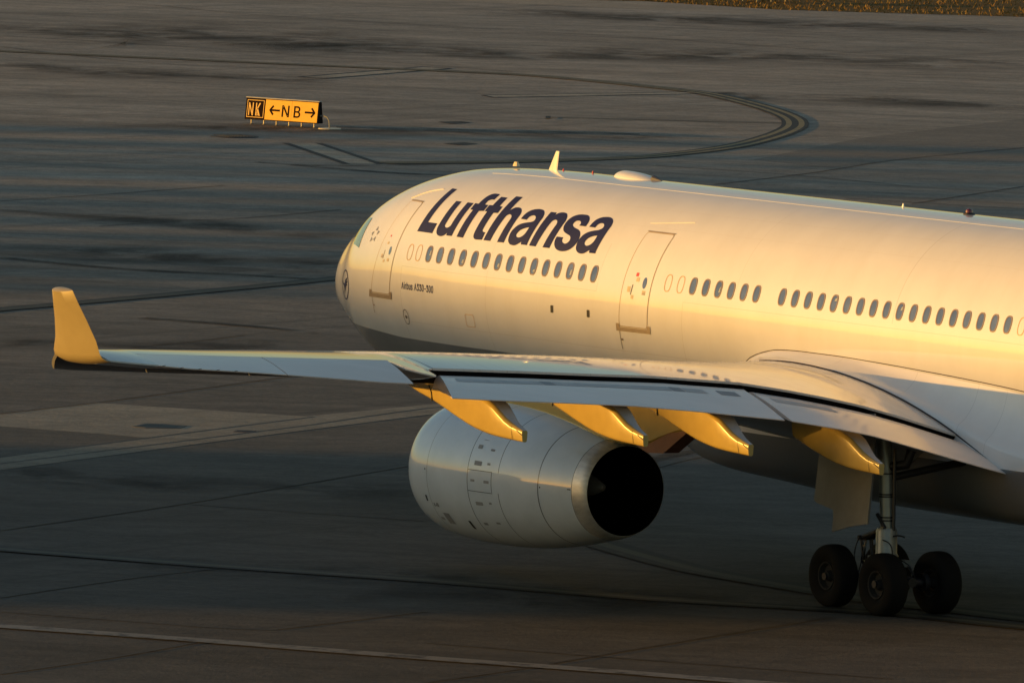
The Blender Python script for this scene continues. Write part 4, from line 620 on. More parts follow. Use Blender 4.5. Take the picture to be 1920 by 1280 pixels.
def cr_loop(L, n=4):
    out = []; N_ = len(L)
    P = [(a, b) for a, b, _ in L]; K = [k for _, _, k in L]
    for i in range(N_):
        j = (i + 1) % N_; out.append(P[i])
        if K[i] == 's' and K[j] == 's' or (K[i] == 's') != (K[j] == 's'):
            if (K[i] == 's') != (K[j] == 's') and math.hypot(P[i][0] - P[j][0], P[i][1] - P[j][1]) > 0.22: continue
            if math.hypot(P[i][0] - P[j][0], P[i][1] - P[j][1]) > 0.35: continue
            a = P[(i - 1) % N_] if K[i] == 's' else P[i]; d = P[(j + 1) % N_] if K[j] == 's' else P[j]; b, c = P[i], P[j]
            L1 = math.hypot(b[0] - a[0], b[1] - a[1]); L2 = math.hypot(c[0] - b[0], c[1] - b[1]); L3 = math.hypot(d[0] - c[0], d[1] - c[1])
            if L1 > 2.2 * L2 and L1 > 0: a = (b[0] + (a[0] - b[0]) * L2 / L1, b[1] + (a[1] - b[1]) * L2 / L1)
            if L3 > 2.2 * L2 and L3 > 0: d = (c[0] + (d[0] - c[0]) * L2 / L3, c[1] + (d[1] - c[1]) * L2 / L3)
            for k in range(1, n):
                t = k / n
                out.append(tuple((2 * b[m] + (c[m] - a[m]) * t + (2 * a[m] - 5 * b[m] + 4 * c[m] - d[m]) * t * t + (3 * b[m] - a[m] - 3 * c[m] + d[m]) * t ** 3) / 2 for m in (0, 1)))
    return out
title = tag(empty("title_lettering", (0, 0, 0))); title.parent = air
for k_ in ('L', 'u', 'f', 't', 'h', 'a', 'n', 's', 'a2'):
    overlay("letter", [cr_loop(L) for L in LT[k_]], 0.007, NAVY, title, 0.08)
def text_overlay(name, s_, style, size, x0, s0, m, par, track=0.0, sx=1.0, off=0.008):
    mb = MB(); x = 0.0
    for ch in s_:
        if ch == ' ': x += 0.28; continue
        g = GL[style + ch]; A = np.array([(x0 + size * sx * (x + a), s0 + size * b) for a, b in g['v']])
        q = SN(A[:, 0], A[:, 1] / R, off); mb.add([tuple(p) for p in q], g['f']); x += g['w'] + track
    return mb.build(name, m, par, False), x * size * sx
text_overlay("type_lettering", "Airbus A330-300", 'b', 0.3238, 6.56, -0.125, NAVY, air, sx=0.794)
ring = [[(2.90 + 0.43 * math.cos(t), -0.14 + 0.50 * math.sin(t)) for t in np.linspace(0, 2 * math.pi, 36, endpoint=False)], [(2.90 + 0.39 * math.cos(t), -0.14 + 0.455 * math.sin(t)) for t in np.linspace(0, 2 * math.pi, 36, endpoint=False)]]
em = overlay("nose_emblem", ring, 0.007, NAVY, air, 0.08, 0.1)
bird = [(2.52, 0.02), (2.74, -0.10), (2.95, -0.08), (3.02, 0.02), (3.24, 0.10), (3.12, -0.04), (3.25, -0.02), (3.12, -0.12), (3.22, -0.14), (3.06, -0.20), (2.98, -0.30), (2.80, -0.46), (2.88, -0.28), (2.80, -0.18), (2.66, -0.12)]
overlay("crane", [bird], 0.009, NAVY, em, 0.08, 0.1)
gl = plain("pale_blue_emblem", (0.20, 0.22, 0.30), 0.4)
al = tag(empty("alliance_emblem", (0, 0, 0))); al.parent = air
for a in range(5):
    t = 2 * math.pi * a / 5 + 0.3; c = (4.42 + 0.17 * math.cos(t), 1.30 + 0.17 * math.sin(t))
    tri = [(c[0] + 0.075 * math.cos(t + 0.9 * k * 2.3), c[1] + 0.085 * math.sin(t + 0.9 * k * 2.3)) for k in range(3)]
    overlay("star_wing", [tri], 0.007, gl, al, 0.08)
# ---- things on the crown
def blade(name, x0, x1, xt0, xt1, h, t, m, y=0.0, zb=ZC + R - 0.02):
    v = []; n = 10
    for (a, b, z, w) in ((x0, x1, zb, t), (xt0, xt1, zb + h, t * 0.45)):
        for k in range(n):
            c = 2 * math.pi * k / n; v.append(((a + b) / 2 + (b - a) / 2 * math.cos(c), y + w * math.sin(c), z))
    return mesh(name, v, [(k, (k + 1) % n, n + (k + 1) % n, n + k) for k in range(n)] + [tuple(range(n, 2 * n))], m, air)
blade("blade_antenna", 8.78, 9.16, 9.10, 9.24, 0.46, 0.035, WHT_P)
blade("stub_antenna", 7.20, 7.42, 7.24, 7.38, 0.10, 0.08, plain("cream_antenna", (0.75, 0.6, 0.35), 0.4))
blade("stub_antenna", 23.93, 24.03, 23.97, 24.01, 0.10, 0.03, WHT_P)
for x, h in ((9.44, 0.06), (10.75, 0.08)): blade("warning_lamp", x - 0.03, x + 0.03, x - 0.01, x + 0.02, h, 0.03, REDP)
mb = MB(); mb.lathe([(0.0, 0.14), (0.03, 0.13), (0.05, 0.09)], (26.66, 0, ZC + R - 0.01), 2, 20); bc = mb.build("beacon", DARKP, air)
mb = MB(); mb.lathe([(0.05, 0.088), (0.10, 0.08), (0.13, 0.05), (0.14, 0.0005)], (26.66, 0, ZC + R - 0.01), 2, 20); mb.build("red_lens", plain("red_lens", (0.12, 0.015, 0.012), 0.2, coat=0.5), bc)
v = []; NX, NY = 30, 20
rgs = []
for i in range(NX + 1):
    u = i / NX; x = 11.80 + 1.80 * u; w = 0.30 * (math.sin(math.pi * min(1, u * 1.0 + 0.0)) ** 0.42 if 0 < u < 1 else 0.0) ; h = 0.175 * ((1 - (1 - min(u / 0.25, 1)) ** 2) ** 0.5 if u < 0.25 else (1 - ((u - 0.25) / 0.75) ** 2.2) ** 0.8)
    w = max(w, 0.005); h = max(h, 0.003); base = ZC + R - 0.04
    rgs.append([(x, -w * math.cos(math.pi * k / NY), base + (h + 0.02) * math.sin(math.pi * k / NY) ** 0.75 - 0.02 * abs(math.cos(math.pi * k / NY))) for k in range(NY + 1)])
v, f = loft(rgs, False, False); mesh("satellite_dome", v, f, WHT_P, air, 60)
mb = MB(); mb.tube([(13.45, 0, ZC + R + 0.01), (13.8, 0, ZC + R - 0.01)], [0.10, 0.02], 10); mb.build("dome_shade", plain("dome_shade_dark", (0.06, 0.06, 0.07), 0.5), air)  # dark tube painted in as the dome's shade at its aft end
# ---- tail fin (outside the frame)
mb = MB()
rg = []
for z, a, b, w in ((ZC + 2.2, 51.0, 60.2, 0.42), (ZC + 5.5, 54.3, 61.0, 0.32), (ZC + 11.2, 58.6, 62.4, 0.16)):
    rg.append([(a + (b - a) * (1 - math.cos(2 * math.pi * k / 24)) / 2, w * math.sin(2 * math.pi * k / 24) * (1.2 - (1 - math.cos(2 * math.pi * k / 24)) / 2), z) for k in range(24)])
v, f = loft(rg); mesh("tail_fin", v, f, NAVY, air)
# ================================================================ WING
YS = [-2.3, -3.3, -4, -5, -6, -7, -8, -9.3, -10, -12, -14, -16, -18, -20, -21, -23, -25, -27, -28.5]
ZCR = [4.80, 4.86, 4.89, 4.93, 4.99, 5.06, 5.14, 5.25, 5.31, 5.48, 5.63, 5.78, 5.92, 6.05, 6.11, 6.24, 6.36, 6.49, 6.58]
XLIP = [31.2, 31.3, 31.35, 31.45, 31.48, 31.57, 31.66, 31.78, 32.0, 32.51, 33.05, 33.59, 34.11, 34.66, 34.93, 35.5, 36.0, 36.5, 37.0]
ZLIP = [3.50, 3.75, 3.95, 4.23, 4.49, 4.69, 4.87, 5.07, 5.14, 5.33, 5.46, 5.60, 5.73, 5.86, 5.93, 6.06, 6.2, 6.33, 6.4]
def ip(a, y): return float(np.interp(-y, [-q for q in YS], a))
def xLE(y): y = abs(y); return 25.5 + 0.59 * (y - 9.4) if y > 9.4 else 25.5 + 0.60 * (y - 9.4)
def xTE(y): y = abs(y); return 33.75 + 0.268 * (y - 9.5) if y > 9.5 else 33.75 + 0.07 * (y - 9.5)
TEY = [-3.3, -4, -5, -6, -7, -8, -9.3, -10, -12, -14, -16, -18, -20.4, -20.41, -21, -23, -25, -27, -28.5]
TEZ = [3.05, 3.22, 3.48, 3.74, 4.00, 4.19, 4.40, 4.48, 4.71, 4.92, 5.07, 5.21, 5.40, 5.66, 5.69, 5.89, 6.08, 6.25, 6.43]
def zTE(y): return float(np.interp(-y, [-q for q in TEY], TEZ))
def wsec(y, xr, zr, kind):
    xl = xLE(y); c = xTE(y) - xl; zc = ip(ZCR, y); h = 0.058 * c; zl = zc - h; xc = xl + 0.2 * c
    m0 = 0.054 * (0.35 if y > -5 else 1.0); L = xr - xc; m1 = (zr - zc) / L * 1.9 - 0.03
    up = [(xl, zl), (xl + 0.003 * c, zl + 0.22 * h), (xl + 0.012 * c, zl + 0.42 * h), (xl + 0.035 * c, zl + 0.64 * h), (xl + 0.08 * c, zl + 0.83 * h), (xl + 0.14 * c, zc - 0.06 * h), (xc, zc)]
    for k in range(1, 11):
        t = k / 10; up.append((xc + L * t, zc * (1 + 2 * t) * (1 - t) ** 2 + t * (1 - t) ** 2 * L * m0 + zr * t * t * (3 - 2 * t) + t * t * (t - 1) * L * m1))
    tk = (0.058 if y < -9 else 0.075) * c
    if kind == 'cove': lo = [(xr, zr - 0.05), (xr - 0.25 * c / 6, zr - 0.06 - 0.03 * c / 6), (xr - 0.13 * c - 0.2, zr - 0.11 * c * 0.5 - 0.10), (xr - 0.13 * c - 0.25, zr - tk * 0.9)]
    elif kind == 'spar': lo = [(xr, zr - 0.03), (xr - 0.05, zr - 0.05), (xr - 0.08, zr - 0.20), (xr - 0.12, zr - 0.21)]
    else: lo = [(xr, zr - 0.03), (xr - 0.1, zr - 0.045), (xr - 0.3, zr - 0.08), (xr - 0.5, zr - 0.11)]
    xe = lo[-1][0]; ze = lo[-1][1]
    for t in (0.25, 0.5, 0.72, 0.88): lo.append((xe + (xl - xe) * t, (ze + (zl - 0.10 * h - ze) * t) - tk * 0.55 * math.sin(math.pi * t) ** 0.9))
    lo += [(xl + 0.02 * c, zl - 0.42 * h), (xl + 0.006 * c, zl - 0.22 * h)]
    return [(x, y, z) for x, z in up + lo]
def wing_mat():
    t = NT("wing_grey_paint"); X, Y, Z = t.xyz("Object")
    n = t.noise(t.coord("Object", scale=(1, 0.35, 1)), 1.2, 7, 0.6); n2 = t.noise(t.coord("Object", scale=(0.5, 5, 1)), 1.0, 5, 0.6)
    c = t.mix(t.ramp(n, [(0.3, 0.0), (0.7, 1.0)]), (0.50, 0.50, 0.49), (0.58, 0.58, 0.57))
    c = t.mix(t.math('MULTIPLY', t.ramp(n2, [(0.52, 0.0), (0.72, 1.0)]), 0.25), c, (0.22, 0.21, 0.20))
    yl = t.any([t.vline(Y, Z, q, 0.03) for q in (-18.6, -16.4, -13.9, -11.6, -9.35, -7.4, -5.6, -22.4, -24.9)])
    dots = t.n.new("ShaderNodeTexVoronoi"); t.l.new(t.coord("Object", scale=(1, 1, 0)), dots.inputs["Vector"]); dots.inputs["Scale"].default_value = 0.9
    c = t.mix(t.math('MULTIPLY', yl, 0.35), c, (0.20, 0.19, 0.19)); c = t.mix(t.math('MULTIPLY', t.math('LESS_THAN', dots.outputs["Distance"], 0.05), 0.35), c, (0.2, 0.2, 0.21))
    t.base(c); t.set(0.34, coat=0.8, coat_rough=0.05)
    t.bump(t.noise(t.coord("Object", scale=(1.0, 0.6, 1)), 1.3, 3), 0.06, 0.03)
    return t.mat
WNG = wing_mat()
def flap_mat():
    t = NT("flap_grey_paint"); n = t.noise(t.coord("Object", scale=(1.5, 0.3, 1)), 1.0, 6, 0.6)
    t.base(t.mix(t.ramp(n, [(0.35, 0.0), (0.68, 1.0)]), (0.76, 0.66, 0.60), (0.84, 0.74, 0.68))); t.set(0.42, coat=0.55, coat_rough=0.12); return t.mat
FLP = flap_mat()
PANX = ([18.6, 18.85, 19.3, 19.9, 20.40, 20.5, 20.75], [34.27, 34.45, 35.65, 35.88, 36.08, 35.66, 35.66], [5.76, 5.76, 5.71, 5.83, 5.94, 6.04, 6.08])
v_all = []; f_all = []
def seg(ys, fx, fz, kind):
    global v_all, f_all
    rg = [wsec(y, fx(y), fz(y), kind) for y in ys]; v, f = loft(rg); n = len(v_all); v_all += v; f_all += [tuple(i + n for i in q) for q in f]
def lin(a, b, n): return [a + (b - a) * k / n for k in range(n + 1)]
seg(lin(-18.60, -2.3, 60), lambda y: ip(XLIP, y), lambda y: ip(ZLIP, y), 'cove')
seg(lin(-20.498, -18.602, 12), lambda y: float(np.interp(-y, PANX[0], PANX[1])), lambda y: float(np.interp(-y, PANX[0], PANX[2])), 'te')
seg(lin(-27.75, -20.5, 14), lambda y: xTE(y) - 1.1, lambda y: 6.10 + (-y - 21) * 0.0585, 'spar')
seg([-28.83, -28.5, -28.2, -27.9, -27.752], lambda y: min(xTE(y) + 0.02, 38.74 - (-y - 27.9) * 0.22), lambda y: 6.375 + (-y - 28) * 0.1, 'te')
wing = mesh("wing", v_all, f_all, WNG, air, 40)
# ---- winglet with its rounded foot
def wlet():
    secs = [(-28.80, 6.43, 36.72, 38.60, 0.11, 80), (-28.90, 6.45, 36.66, 38.59, 0.12, 62), (-29.00, 6.50, 36.64, 38.58, 0.12, 42), (-29.05, 6.58, 36.70, 38.57, 0.115, 25),
            (-29.14, 6.85, 36.92, 38.56, 0.105, 12), (-29.32, 7.25, 37.20, 38.50, 0.095, 12), (-29.50, 7.62, 37.44, 38.44, 0.085, 12), (-29.60, 7.86, 37.58, 38.39, 0.08, 12), (-29.602, 7.868, 37.60, 38.38, 0.07, 12)]
    rg = []; n = 28
    for y, z, a, b, t, ang in secs:
        ca, sa_ = math.cos(math.radians(ang)), math.sin(math.radians(ang)); r_ = []
        for k in range(n):
            c = 2 * math.pi * k / n; u = (1 - math.cos(c)) / 2; w = t * math.sin(c) * (1.25 * (1 - u) ** 0.5 + 0.15) if 0 < u < 1 else 0
            # thickness direction: ang 90 -> z, 0 -> y
            r_.append((a + (b - a) * u, y - w * ca * -1, z + w * (sa_ + (0.3 if z > 7.85 else 0.0))))
        rg.append(r_)
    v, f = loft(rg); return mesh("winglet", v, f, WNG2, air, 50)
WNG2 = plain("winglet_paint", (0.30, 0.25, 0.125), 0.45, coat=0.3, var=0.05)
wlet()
# ---- ailerons
def aileron(y0, y1):
    rg = []
    for y in lin(y0, y1, 4):
        xr = xTE(y) - 1.1; zr = 6.10 + (-y - 21) * 0.0585; a, b = (xr + 0.02, zr - 0.004), (xTE(y), zTE(y))
        P = [a, (a[0] + 0.4, a[1] + (b[1] - a[1]) * 0.34 + 0.015), (a[0] + 0.8, a[1] + (b[1] - a[1]) * 0.72 + 0.01), b, (b[0] - 0.01, b[1] - 0.02), (a[0] + 0.5, a[1] - 0.25), (a[0] - 0.04, a[1] - 0.20), (a[0] - 0.06, a[1] - 0.10)]
        rg.append([(x, y, z) for x, z in P])
    v, f = loft(rg); return mesh("aileron", v, f, FLP, air, 30)
aileron(-20.53, -24.10); aileron(-24.14, -27.72)
WICK = plain("static_wick", (0.10, 0.10, 0.10), 0.6)
for y in (-27.6, -27.1, -26.6, -26.1, -25.6):
    mb = MB(); mb.tube([(xTE(y) - 0.02, y, zTE(y) - 0.005), (xTE(y) + 0.16, y - 0.03, zTE(y) + 0.02)], [0.010, 0.005], 6); mb.build("static_wick", WICK, air)
# ---- flaps
def flap(ys, sh=0.0):
    rg = []
    for y in ys:
        te_y = y; y = y + sh * max(0.0, (-y - 16.0) / 3.4)
        g_ = 1.0 if y < -9.3 else 1.25; xl_ = ip(XLIP, y) + 0.20 * g_; zl_ = ip(ZLIP, y) - 0.150 * g_; b = (xTE(te_y), zTE(te_y)); k = 1.0 if y < -9.3 else 1.15
        d = lambda t, o: (xl_ + (b[0] - xl_) * t, zl_ + (b[1] - zl_) * t + o)
        P = [(xl_ - 0.22, zl_ - 0.22 * k), (xl_ - 0.20, zl_ - 0.14 * k), (xl_ - 0.12, zl_ - 0.045), (xl_ - 0.03, zl_ + 0.005), (xl_ + 0.08, zl_ + 0.015), d(0.18, 0.04), d(0.35, 0.05), d(0.6, 0.04), d(0.8, 0.02), b, (b[0] - 0.005, b[1] - 0.02), d(0.6, -0.11), d(0.3, -0.22 * k), d(0.0, -0.30 * k), (xl_ - 0.28, zl_ - 0.30 * k)]
        rg.append([(x, y + (te_y - y) * min(1, max(0, (x - xl_) / (b[0] - xl_))), z) for x, z in P])
    v, f = loft(rg); return mesh("flap", v, f, FLP, air, 40)
flap(lin(-19.40, -9.42, 24), 0.85); flap(lin(-9.22, -3.36, 14))
rg = []  # black box put in to paint the shade of the flap gap
for y in lin(-20.30, -3.36, 40):
    a, b = ip(XLIP, y), ip(ZLIP, y); rg.append([(a - 0.02, y, b - 0.056), (a - 0.02, y, b - 0.075), (a - 0.30, y, b - 0.34), (a - 0.42, y, b - 0.34), (a - 0.42, y, b - 0.10)])
v, f = loft(rg); mesh("flap_gap_shade", v, f, plain("gap_shade_black", (0.006, 0.006, 0.007), 0.9, spec=0.1), air, 30)
# darker rubbing bands along the flap nose
band = plain("flap_rub_band", (0.46, 0.45, 0.44), 0.5); band2 = plain("flap_dark_patch", (0.27, 0.27, 0.28), 0.5)
def flap_pt(te_y, t, o):
    y = te_y + (0.85 * max(0.0, (-te_y - 16.0) / 3.4) if te_y < -9.3 else 0.0)
    g_ = 1.0 if y < -9.3 else 1.25; xl_ = ip(XLIP, y) + 0.20 * g_; zl_ = ip(ZLIP, y) - 0.150 * g_
    return (xl_ + (xTE(te_y) - xl_) * t, y + (te_y - y) * t, zl_ + (zTE(te_y) - zl_) * t + o)
for y0, y1, m_ in ((-18.9, -15.9, band), (-15.86, -15.5, band2), (-15.46, -12.0, band), (-11.96, -11.6, band2), (-11.56, -10.9, band), (-10.5, -9.9, band2), (-8.9, -7.2, band)):
    rg = []
    for y in lin(y0, y1, 10): rg.append([flap_pt(y, 0.181, 0.045), flap_pt(y, 0.345, 0.0545)])
    v, f = loft(rg, False, False); mesh("rub_panel", v, f, m_, air, False)
# ---- slats, drooped along the leading edge
def slat(y0, y1, n):
    rg = []
    for y in lin(y0, y1, n):
        xl = xLE(y); c = xTE(y) - xl; h = 0.058 * c; zl = ip(ZCR, y) - h; k = 0.10 * c + 0.22; dx = -1.22 + 0.03 * c; zs = min(0.85 * k, 0.38); dz = -0.62 * zs + 0.03
        P = [(0.9, 0.62), (0.55, 0.55), (0.22, 0.32), (0.05, 0.02), (0.0, -0.25), (0.08, -0.46), (0.22, -0.52), (0.20, -0.36), (0.26, -0.05), (0.48, 0.28), (0.72, 0.48)]
        rg.append([(xl + dx + p[0] * k * 1.2, y, zl + dz + p[1] * zs) for p in P])
    v, f = loft(rg); return mesh("slat", v, f, SLT, air, 50)
SLT = plain("slat_dark_grey", (0.035, 0.035, 0.038), 0.6)
for a, b in ((-28.5, -25.3), (-25.25, -21.6), (-21.55, -18.0), (-17.95, -14.3), (-14.25, -10.6), (-8.2, -3.8)): slat(a, b, 5)
# ---- flap track fairings: canoe bodies hinged below the flaps
PB = [(-4.4, 0.10), (-3.9, -0.02), (-3.3, -0.13), (-2.75, -0.26), (-1.9, -0.50), (-1.25, -0.66), (-0.55, -0.76), (0.08, -0.81), (0.53, -0.83)]
PT = [(-4.4, 0.20), (-3.9, 0.30), (-3.3, 0.30), (-2.75, 0.26), (-1.9, 0.18), (-1.25, 0.09), (-0.55, -0.06), (0.08, -0.43), (0.53, -0.585)]
FAIR = plain("sun_tinted_paint", (0.40, 0.31, 0.10), 0.26, coat=0.9, var=0.06)  # yellow tint puts the low sun into the colour
FTOP = plain("fairing_unlit_grey", (0.46, 0.46, 0.46), 0.4, coat=0.4)  # grey for the same fairing's faces that the sun misses
def fairing(yc, cut=-9, dz=0.0):
    xt, zt = xTE(yc), zTE(yc); rg = []
    xs_ = [a for a in np.unique(np.r_[np.linspace(-4.4, 0.53, 27), 0.52]) if a >= cut]
    for a in xs_:
        b = float(pchip([p[0] for p in PB], [p[1] for p in PB], a)[0]) + dz; t_ = float(pchip([p[0] for p in PT], [p[1] for p in PT], a)[0]) + dz
        w = 0.25 * (1 - max(0, (a + 0.6) / 1.13) ** 1.3 * 0.72) * min(1, 0.25 + (a + 4.4) / 1.2); r = min(0.09, (t_ - b) * 0.3, w * 0.6)
        P = []
        for cy, cz, a0 in ((w - r, t_ - r, 0), (-w + r, t_ - r, 90), (-w * 0.82 + r, b + r, 180), (w * 0.82 - r, b + r, 270)):
            for i in range(5):
                g = math.radians(a0 + 22.5 * i); P.append((xt + a, yc + cy + r * math.cos(g), zt + cz + r * math.sin(g)))
        rg.append(P)
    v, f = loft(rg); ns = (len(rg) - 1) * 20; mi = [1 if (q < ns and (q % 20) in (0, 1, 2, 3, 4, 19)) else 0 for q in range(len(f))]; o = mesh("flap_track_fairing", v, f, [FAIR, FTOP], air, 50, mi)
    def side(a, t): 
        b = float(pchip([p[0] for p in PB], [p[1] for p in PB], a)[0]); c = float(pchip([p[0] for p in PT], [p[1] for p in PT], a)[0])
        w = 0.25 * (1 - max(0, (a + 0.6) / 1.13) ** 1.3 * 0.72) * min(1, 0.25 + (a + 4.4) / 1.2); return (xt + a, yc - w * (0.82 + 0.18 * t) - 0.003, zt + dz + b + (c - b) * t)
    mb = MB()
    if cut < -3: mb.tube([side(-2.88, t) for t in (0.02, 0.2, 0.4)] + [side(-2.98, 0.7), side(-3.1, 0.95)], 0.016, 6); mb.build("hinge_seam", DARKP, o)
    mb = MB(); mb.tube([side(0.22, 0.08), side(0.20, 0.9)], 0.004, 6); mb.build("tip_joint", DARKP, o)
    mb = MB(); mb.tube([side(0.37, 0.80), side(0.53, 0.62)], 0.010, 6); mb.build("drain_slot", DARKP, o)
    return o
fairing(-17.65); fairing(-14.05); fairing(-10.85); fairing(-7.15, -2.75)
# ================================================================ ENGINE AND PYLON
EY, EZ = -9.37, 2.36
NX_ = [20.22, 20.25, 20.35, 20.55, 20.9, 21.4, 22.1, 23, 24, 25, 26, 26.87]
NR_ = [1.20, 1.27, 1.36, 1.45, 1.525, 1.575, 1.60, 1.595, 1.55, 1.45, 1.29, 1.125]
def nsurf(x, ph, off):
    r = pchip(NX_ + [27.3], NR_ + [1.0], x) + off
    return np.stack([np.asarray(x), EY - r * np.cos(ph), EZ + r * np.sin(ph)], -1)
def nac_mat():
    t = NT("nacelle_grey_paint"); X, Y, Z = t.xyz("Object"); X = t.math('ADD', X, 32.0)
    n = t.noise(t.coord("Object", scale=(1, 1, 1)), 1.4, 6, 0.6)
    c = t.mix(t.ramp(n, [(0.3, 0.0), (0.7, 1.0)]), (0.43, 0.50, 0.56), (0.51, 0.58, 0.64))
    # latch-line jog of the reverser cowl
    z2 = t.math('SUBTRACT', Z, 2.36)
    up = t.math('GREATER_THAN', z2, 0.20); dn = t.math('LESS_THAN', z2, -0.25)
    o_ = t.math('MAXIMUM', up, dn)
    jog = t.math('ADD', 24.18, t.math('MULTIPLY', o_, 0.24)); d = t.math('ABSOLUTE', t.math('SUBTRACT', X, jog)); jl = t.math('LESS_THAN', d, 0.012)
    ln = t.any([t.vline(X, Z, 21.50, 0.014), t.vline(X, Z, 23.25, 0.026), t.vline(X, Z, 25.80, 0.034), jl, t.hline(X, z2, 0.20, 0.018, 23.25, 24.2), t.hline(X, z2, -0.27, 0.018, 23.25, 24.2)])
    c = t.mix(t.math('MULTIPLY', ln, 0.85), c, (0.03, 0.03, 0.03)); t.base(c); t.set(0.36, coat=0.85, coat_rough=0.05)
    t.bump(t.noise(t.coord("Object"), 1.5, 2), 0.04, 0.03); return t.mat
NAC = nac_mat()
eng = tag(empty("engine", (0, 0, 0))); eng.parent = air
xx = np.unique(np.r_[20.22 + np.linspace(0, 1, 16) ** 2 * 1.2, np.linspace(21.42, 26.87, 36)])
prof = [(x - 20.22, float(pchip(NX_, NR_, x)[0])) for x in xx]
inl = [(2.2, 1.24), (1.2, 1.22), (0.5, 1.16), (0.15, 1.13), (0.03, 1.15)]
mb = MB(); mb.lathe(inl + prof, (20.22, EY, EZ), 0, 96); ncl = mb.build("nacelle", NAC, eng, 60)
t = NT("bare_nozzle_metal"); n = t.noise(t.coord("Object", scale=(1, 4, 4)), 1.5, 6, 0.6); t.base(t.ramp(n, [(0.35, (0.46, 0.45, 0.41)), (0.7, (0.66, 0.65, 0.60))])); t.set(0.45, metal=0.6); NOZ = t.mat
mb = MB(); mb.lathe([(0.0, 1.122), (0.2, 1.075), (0.43, 1.005), (0.435, 0.99)], (26.88, EY, EZ), 0, 96); mb.build("nozzle", NOZ, eng, 60)
mb = MB(); mb.lathe([(-2.7, 0.99), (0.2, 0.985), (0.434, 0.991)], (26.88, EY, EZ), 0, 64); mb.lathe([(-2.6, 0.0001), (-2.6, 1.0)], (26.88, EY, EZ), 0, 64); mb.build("exhaust_duct", plain("soot_black", (0.0025, 0.0025, 0.0025), 1.0, spec=0.0), eng, 60)
mb = MB(); mb.lathe([(-2.6, 0.42), (-1.6, 0.34), (-0.9, 0.20), (-0.5, 0.08), (-0.46, 0.0001)], (26.88, EY, EZ), 0, 40); mb.build("exhaust_cone", plain("cone_metal", (0.22, 0.21, 0.20), 0.5, 0.3), eng, 60)
mb = MB()
for k in range(26):
    a = 2 * math.pi * k / 26
    mb.add([(21.5, EY + r * math.cos(a + s_), EZ + r * math.sin(a + s_)) for r, s_ in ((0.35, 0), (1.2, 0.05), (1.2, 0.19), (0.35, 0.16))], [(0, 1, 2, 3)])
mb.build("fan_blades", plain("fan_metal", (0.15, 0.15, 0.16), 0.4, 0.8), eng, False)
mb = MB(); mb.lathe([(-0.65, 0.0001), (-0.4, 0.18), (0.0, 0.36), (0.3, 0.38)], (21.5, EY, EZ), 0, 32); mb.build("spinner", DARKP, eng, 60)
ink = plain("faded_placard", (0.20, 0.21, 0.22), 0.6)
def nd(x, ph, w, h, m=ink): overlay("placard", [rrect(x - w / 2, x + w / 2, ph * 1.5 - h / 2, ph * 1.5 + h / 2, 0.01)], 0.005, m, eng, 0.05, 0.0, surf=nsurf, k=1.5)
for x, ph, w, h in ((23.52, .47, .17, .09), (24.02, .45, .16, .05), (23.62, .23, .28, .10), (24.03, .24, .12, .05), (23.47, -.02, .16, .05), (24.0, -.02, .20, .06), (23.62, -.35, .28, .08), (24.06, -.33, .10, .05), (23.50, -.69, .16, .07), (24.03, -.66, .16, .05), (21.65, -.71, .16, .08), (21.95, -.69, .26, .30), (21.75, -.47, .10, .10), (23.62, .58, .20, .02)): nd(x, ph, w, h)
for x, ph, w, h in ((22.83, -.75, .10, .24), (21.32, -.39, .07, .14), (21.60, -.475, .035, .09), (21.67, -.48, .03, .05), (21.42, .04, .04, .04), (20.5, -.01, .03, .03), (25.87, 0.0, .04, .04), (26.8, 0.02, .10, .03)): nd(x, ph, w, h, DARKP)
# pylon
def pylon():
    bot = [(21.2, 3.80), (23, 3.88), (25, 3.72), (26.9, 3.42), (27.6, 3.42), (28.6, 3.50), (29.4, 3.75), (31.0, 4.20)]
    tp = [(21.2, 3.95), (23, 4.35), (25, 4.75), (26.9, 4.95), (27.6, 4.9), (28.6, 4.85), (29.4, 4.80), (31.0, 4.60)]
    wd = [0.04, 0.20, 0.27, 0.29, 0.28, 0.26, 0.20, 0.05]; rg = []
    for (x, b), (_, t_), w in zip(bot, tp, wd): rg.append([(x, EY - w, b + 0.06), (x, EY - w, t_), (x, EY + w, t_), (x, EY + w, b + 0.06), (x, EY + w * 0.7, b), (x, EY - w * 0.7, b)])
    v, f = loft(rg); return mesh("pylon", v, f, FAIR, air, 30)
py_ = pylon()
mb = MB()
mb.prism([(27.9, 3.47), (28.5, 3.30), (29.15, 3.34), (30.2, 3.92), (29.4, 3.80)], 1, EY - 0.20, EY + 0.20)
mb.build("pylon_heat_shield", plain("heat_stained_metal", (0.16, 0.07, 0.045), 0.55, 0.3), py_, False)
# ================================================================ BELLY FAIRING
FX = [17.2, 18, 18.9, 20, 21, 21.9, 22.5, 23.2, 24.3, 25.5, 27.2, 29, 31, 33, 34.5, 36, 38, 40, 41.5]
FJ = [2.72, 3.02, 3.35, 3.72, 4.15, 4.74, 4.92, 5.035, 5.07, 5.07, 5.04, 4.99, 4.92, 4.82, 4.66, 4.40, 3.85, 3.2, 2.9]
FW = [1.2, 2.0, 2.5, 2.9, 3.12, 3.26, 3.30, 3.32, 3.33, 3.33, 3.33, 3.33, 3.33, 3.33, 3.32, 3.30, 3.05, 2.5, 1.6]
FZ = [2.70, 2.9, 3.1, 3.4, 3.75, 4.30, 4.66, 4.78, 4.88, 4.87, 4.67, 4.38, 3.96, 3.52, 3.38, 3.3, 3.2, 2.95, 2.7]
FB = [2.64, 2.45, 2.27, 2.08, 1.96, 1.90, 1.86, 1.82, 1.76, 1.72, 1.68, 1.68, 1.69, 1.72, 1.78, 1.88, 2.12, 2.4, 2.58]
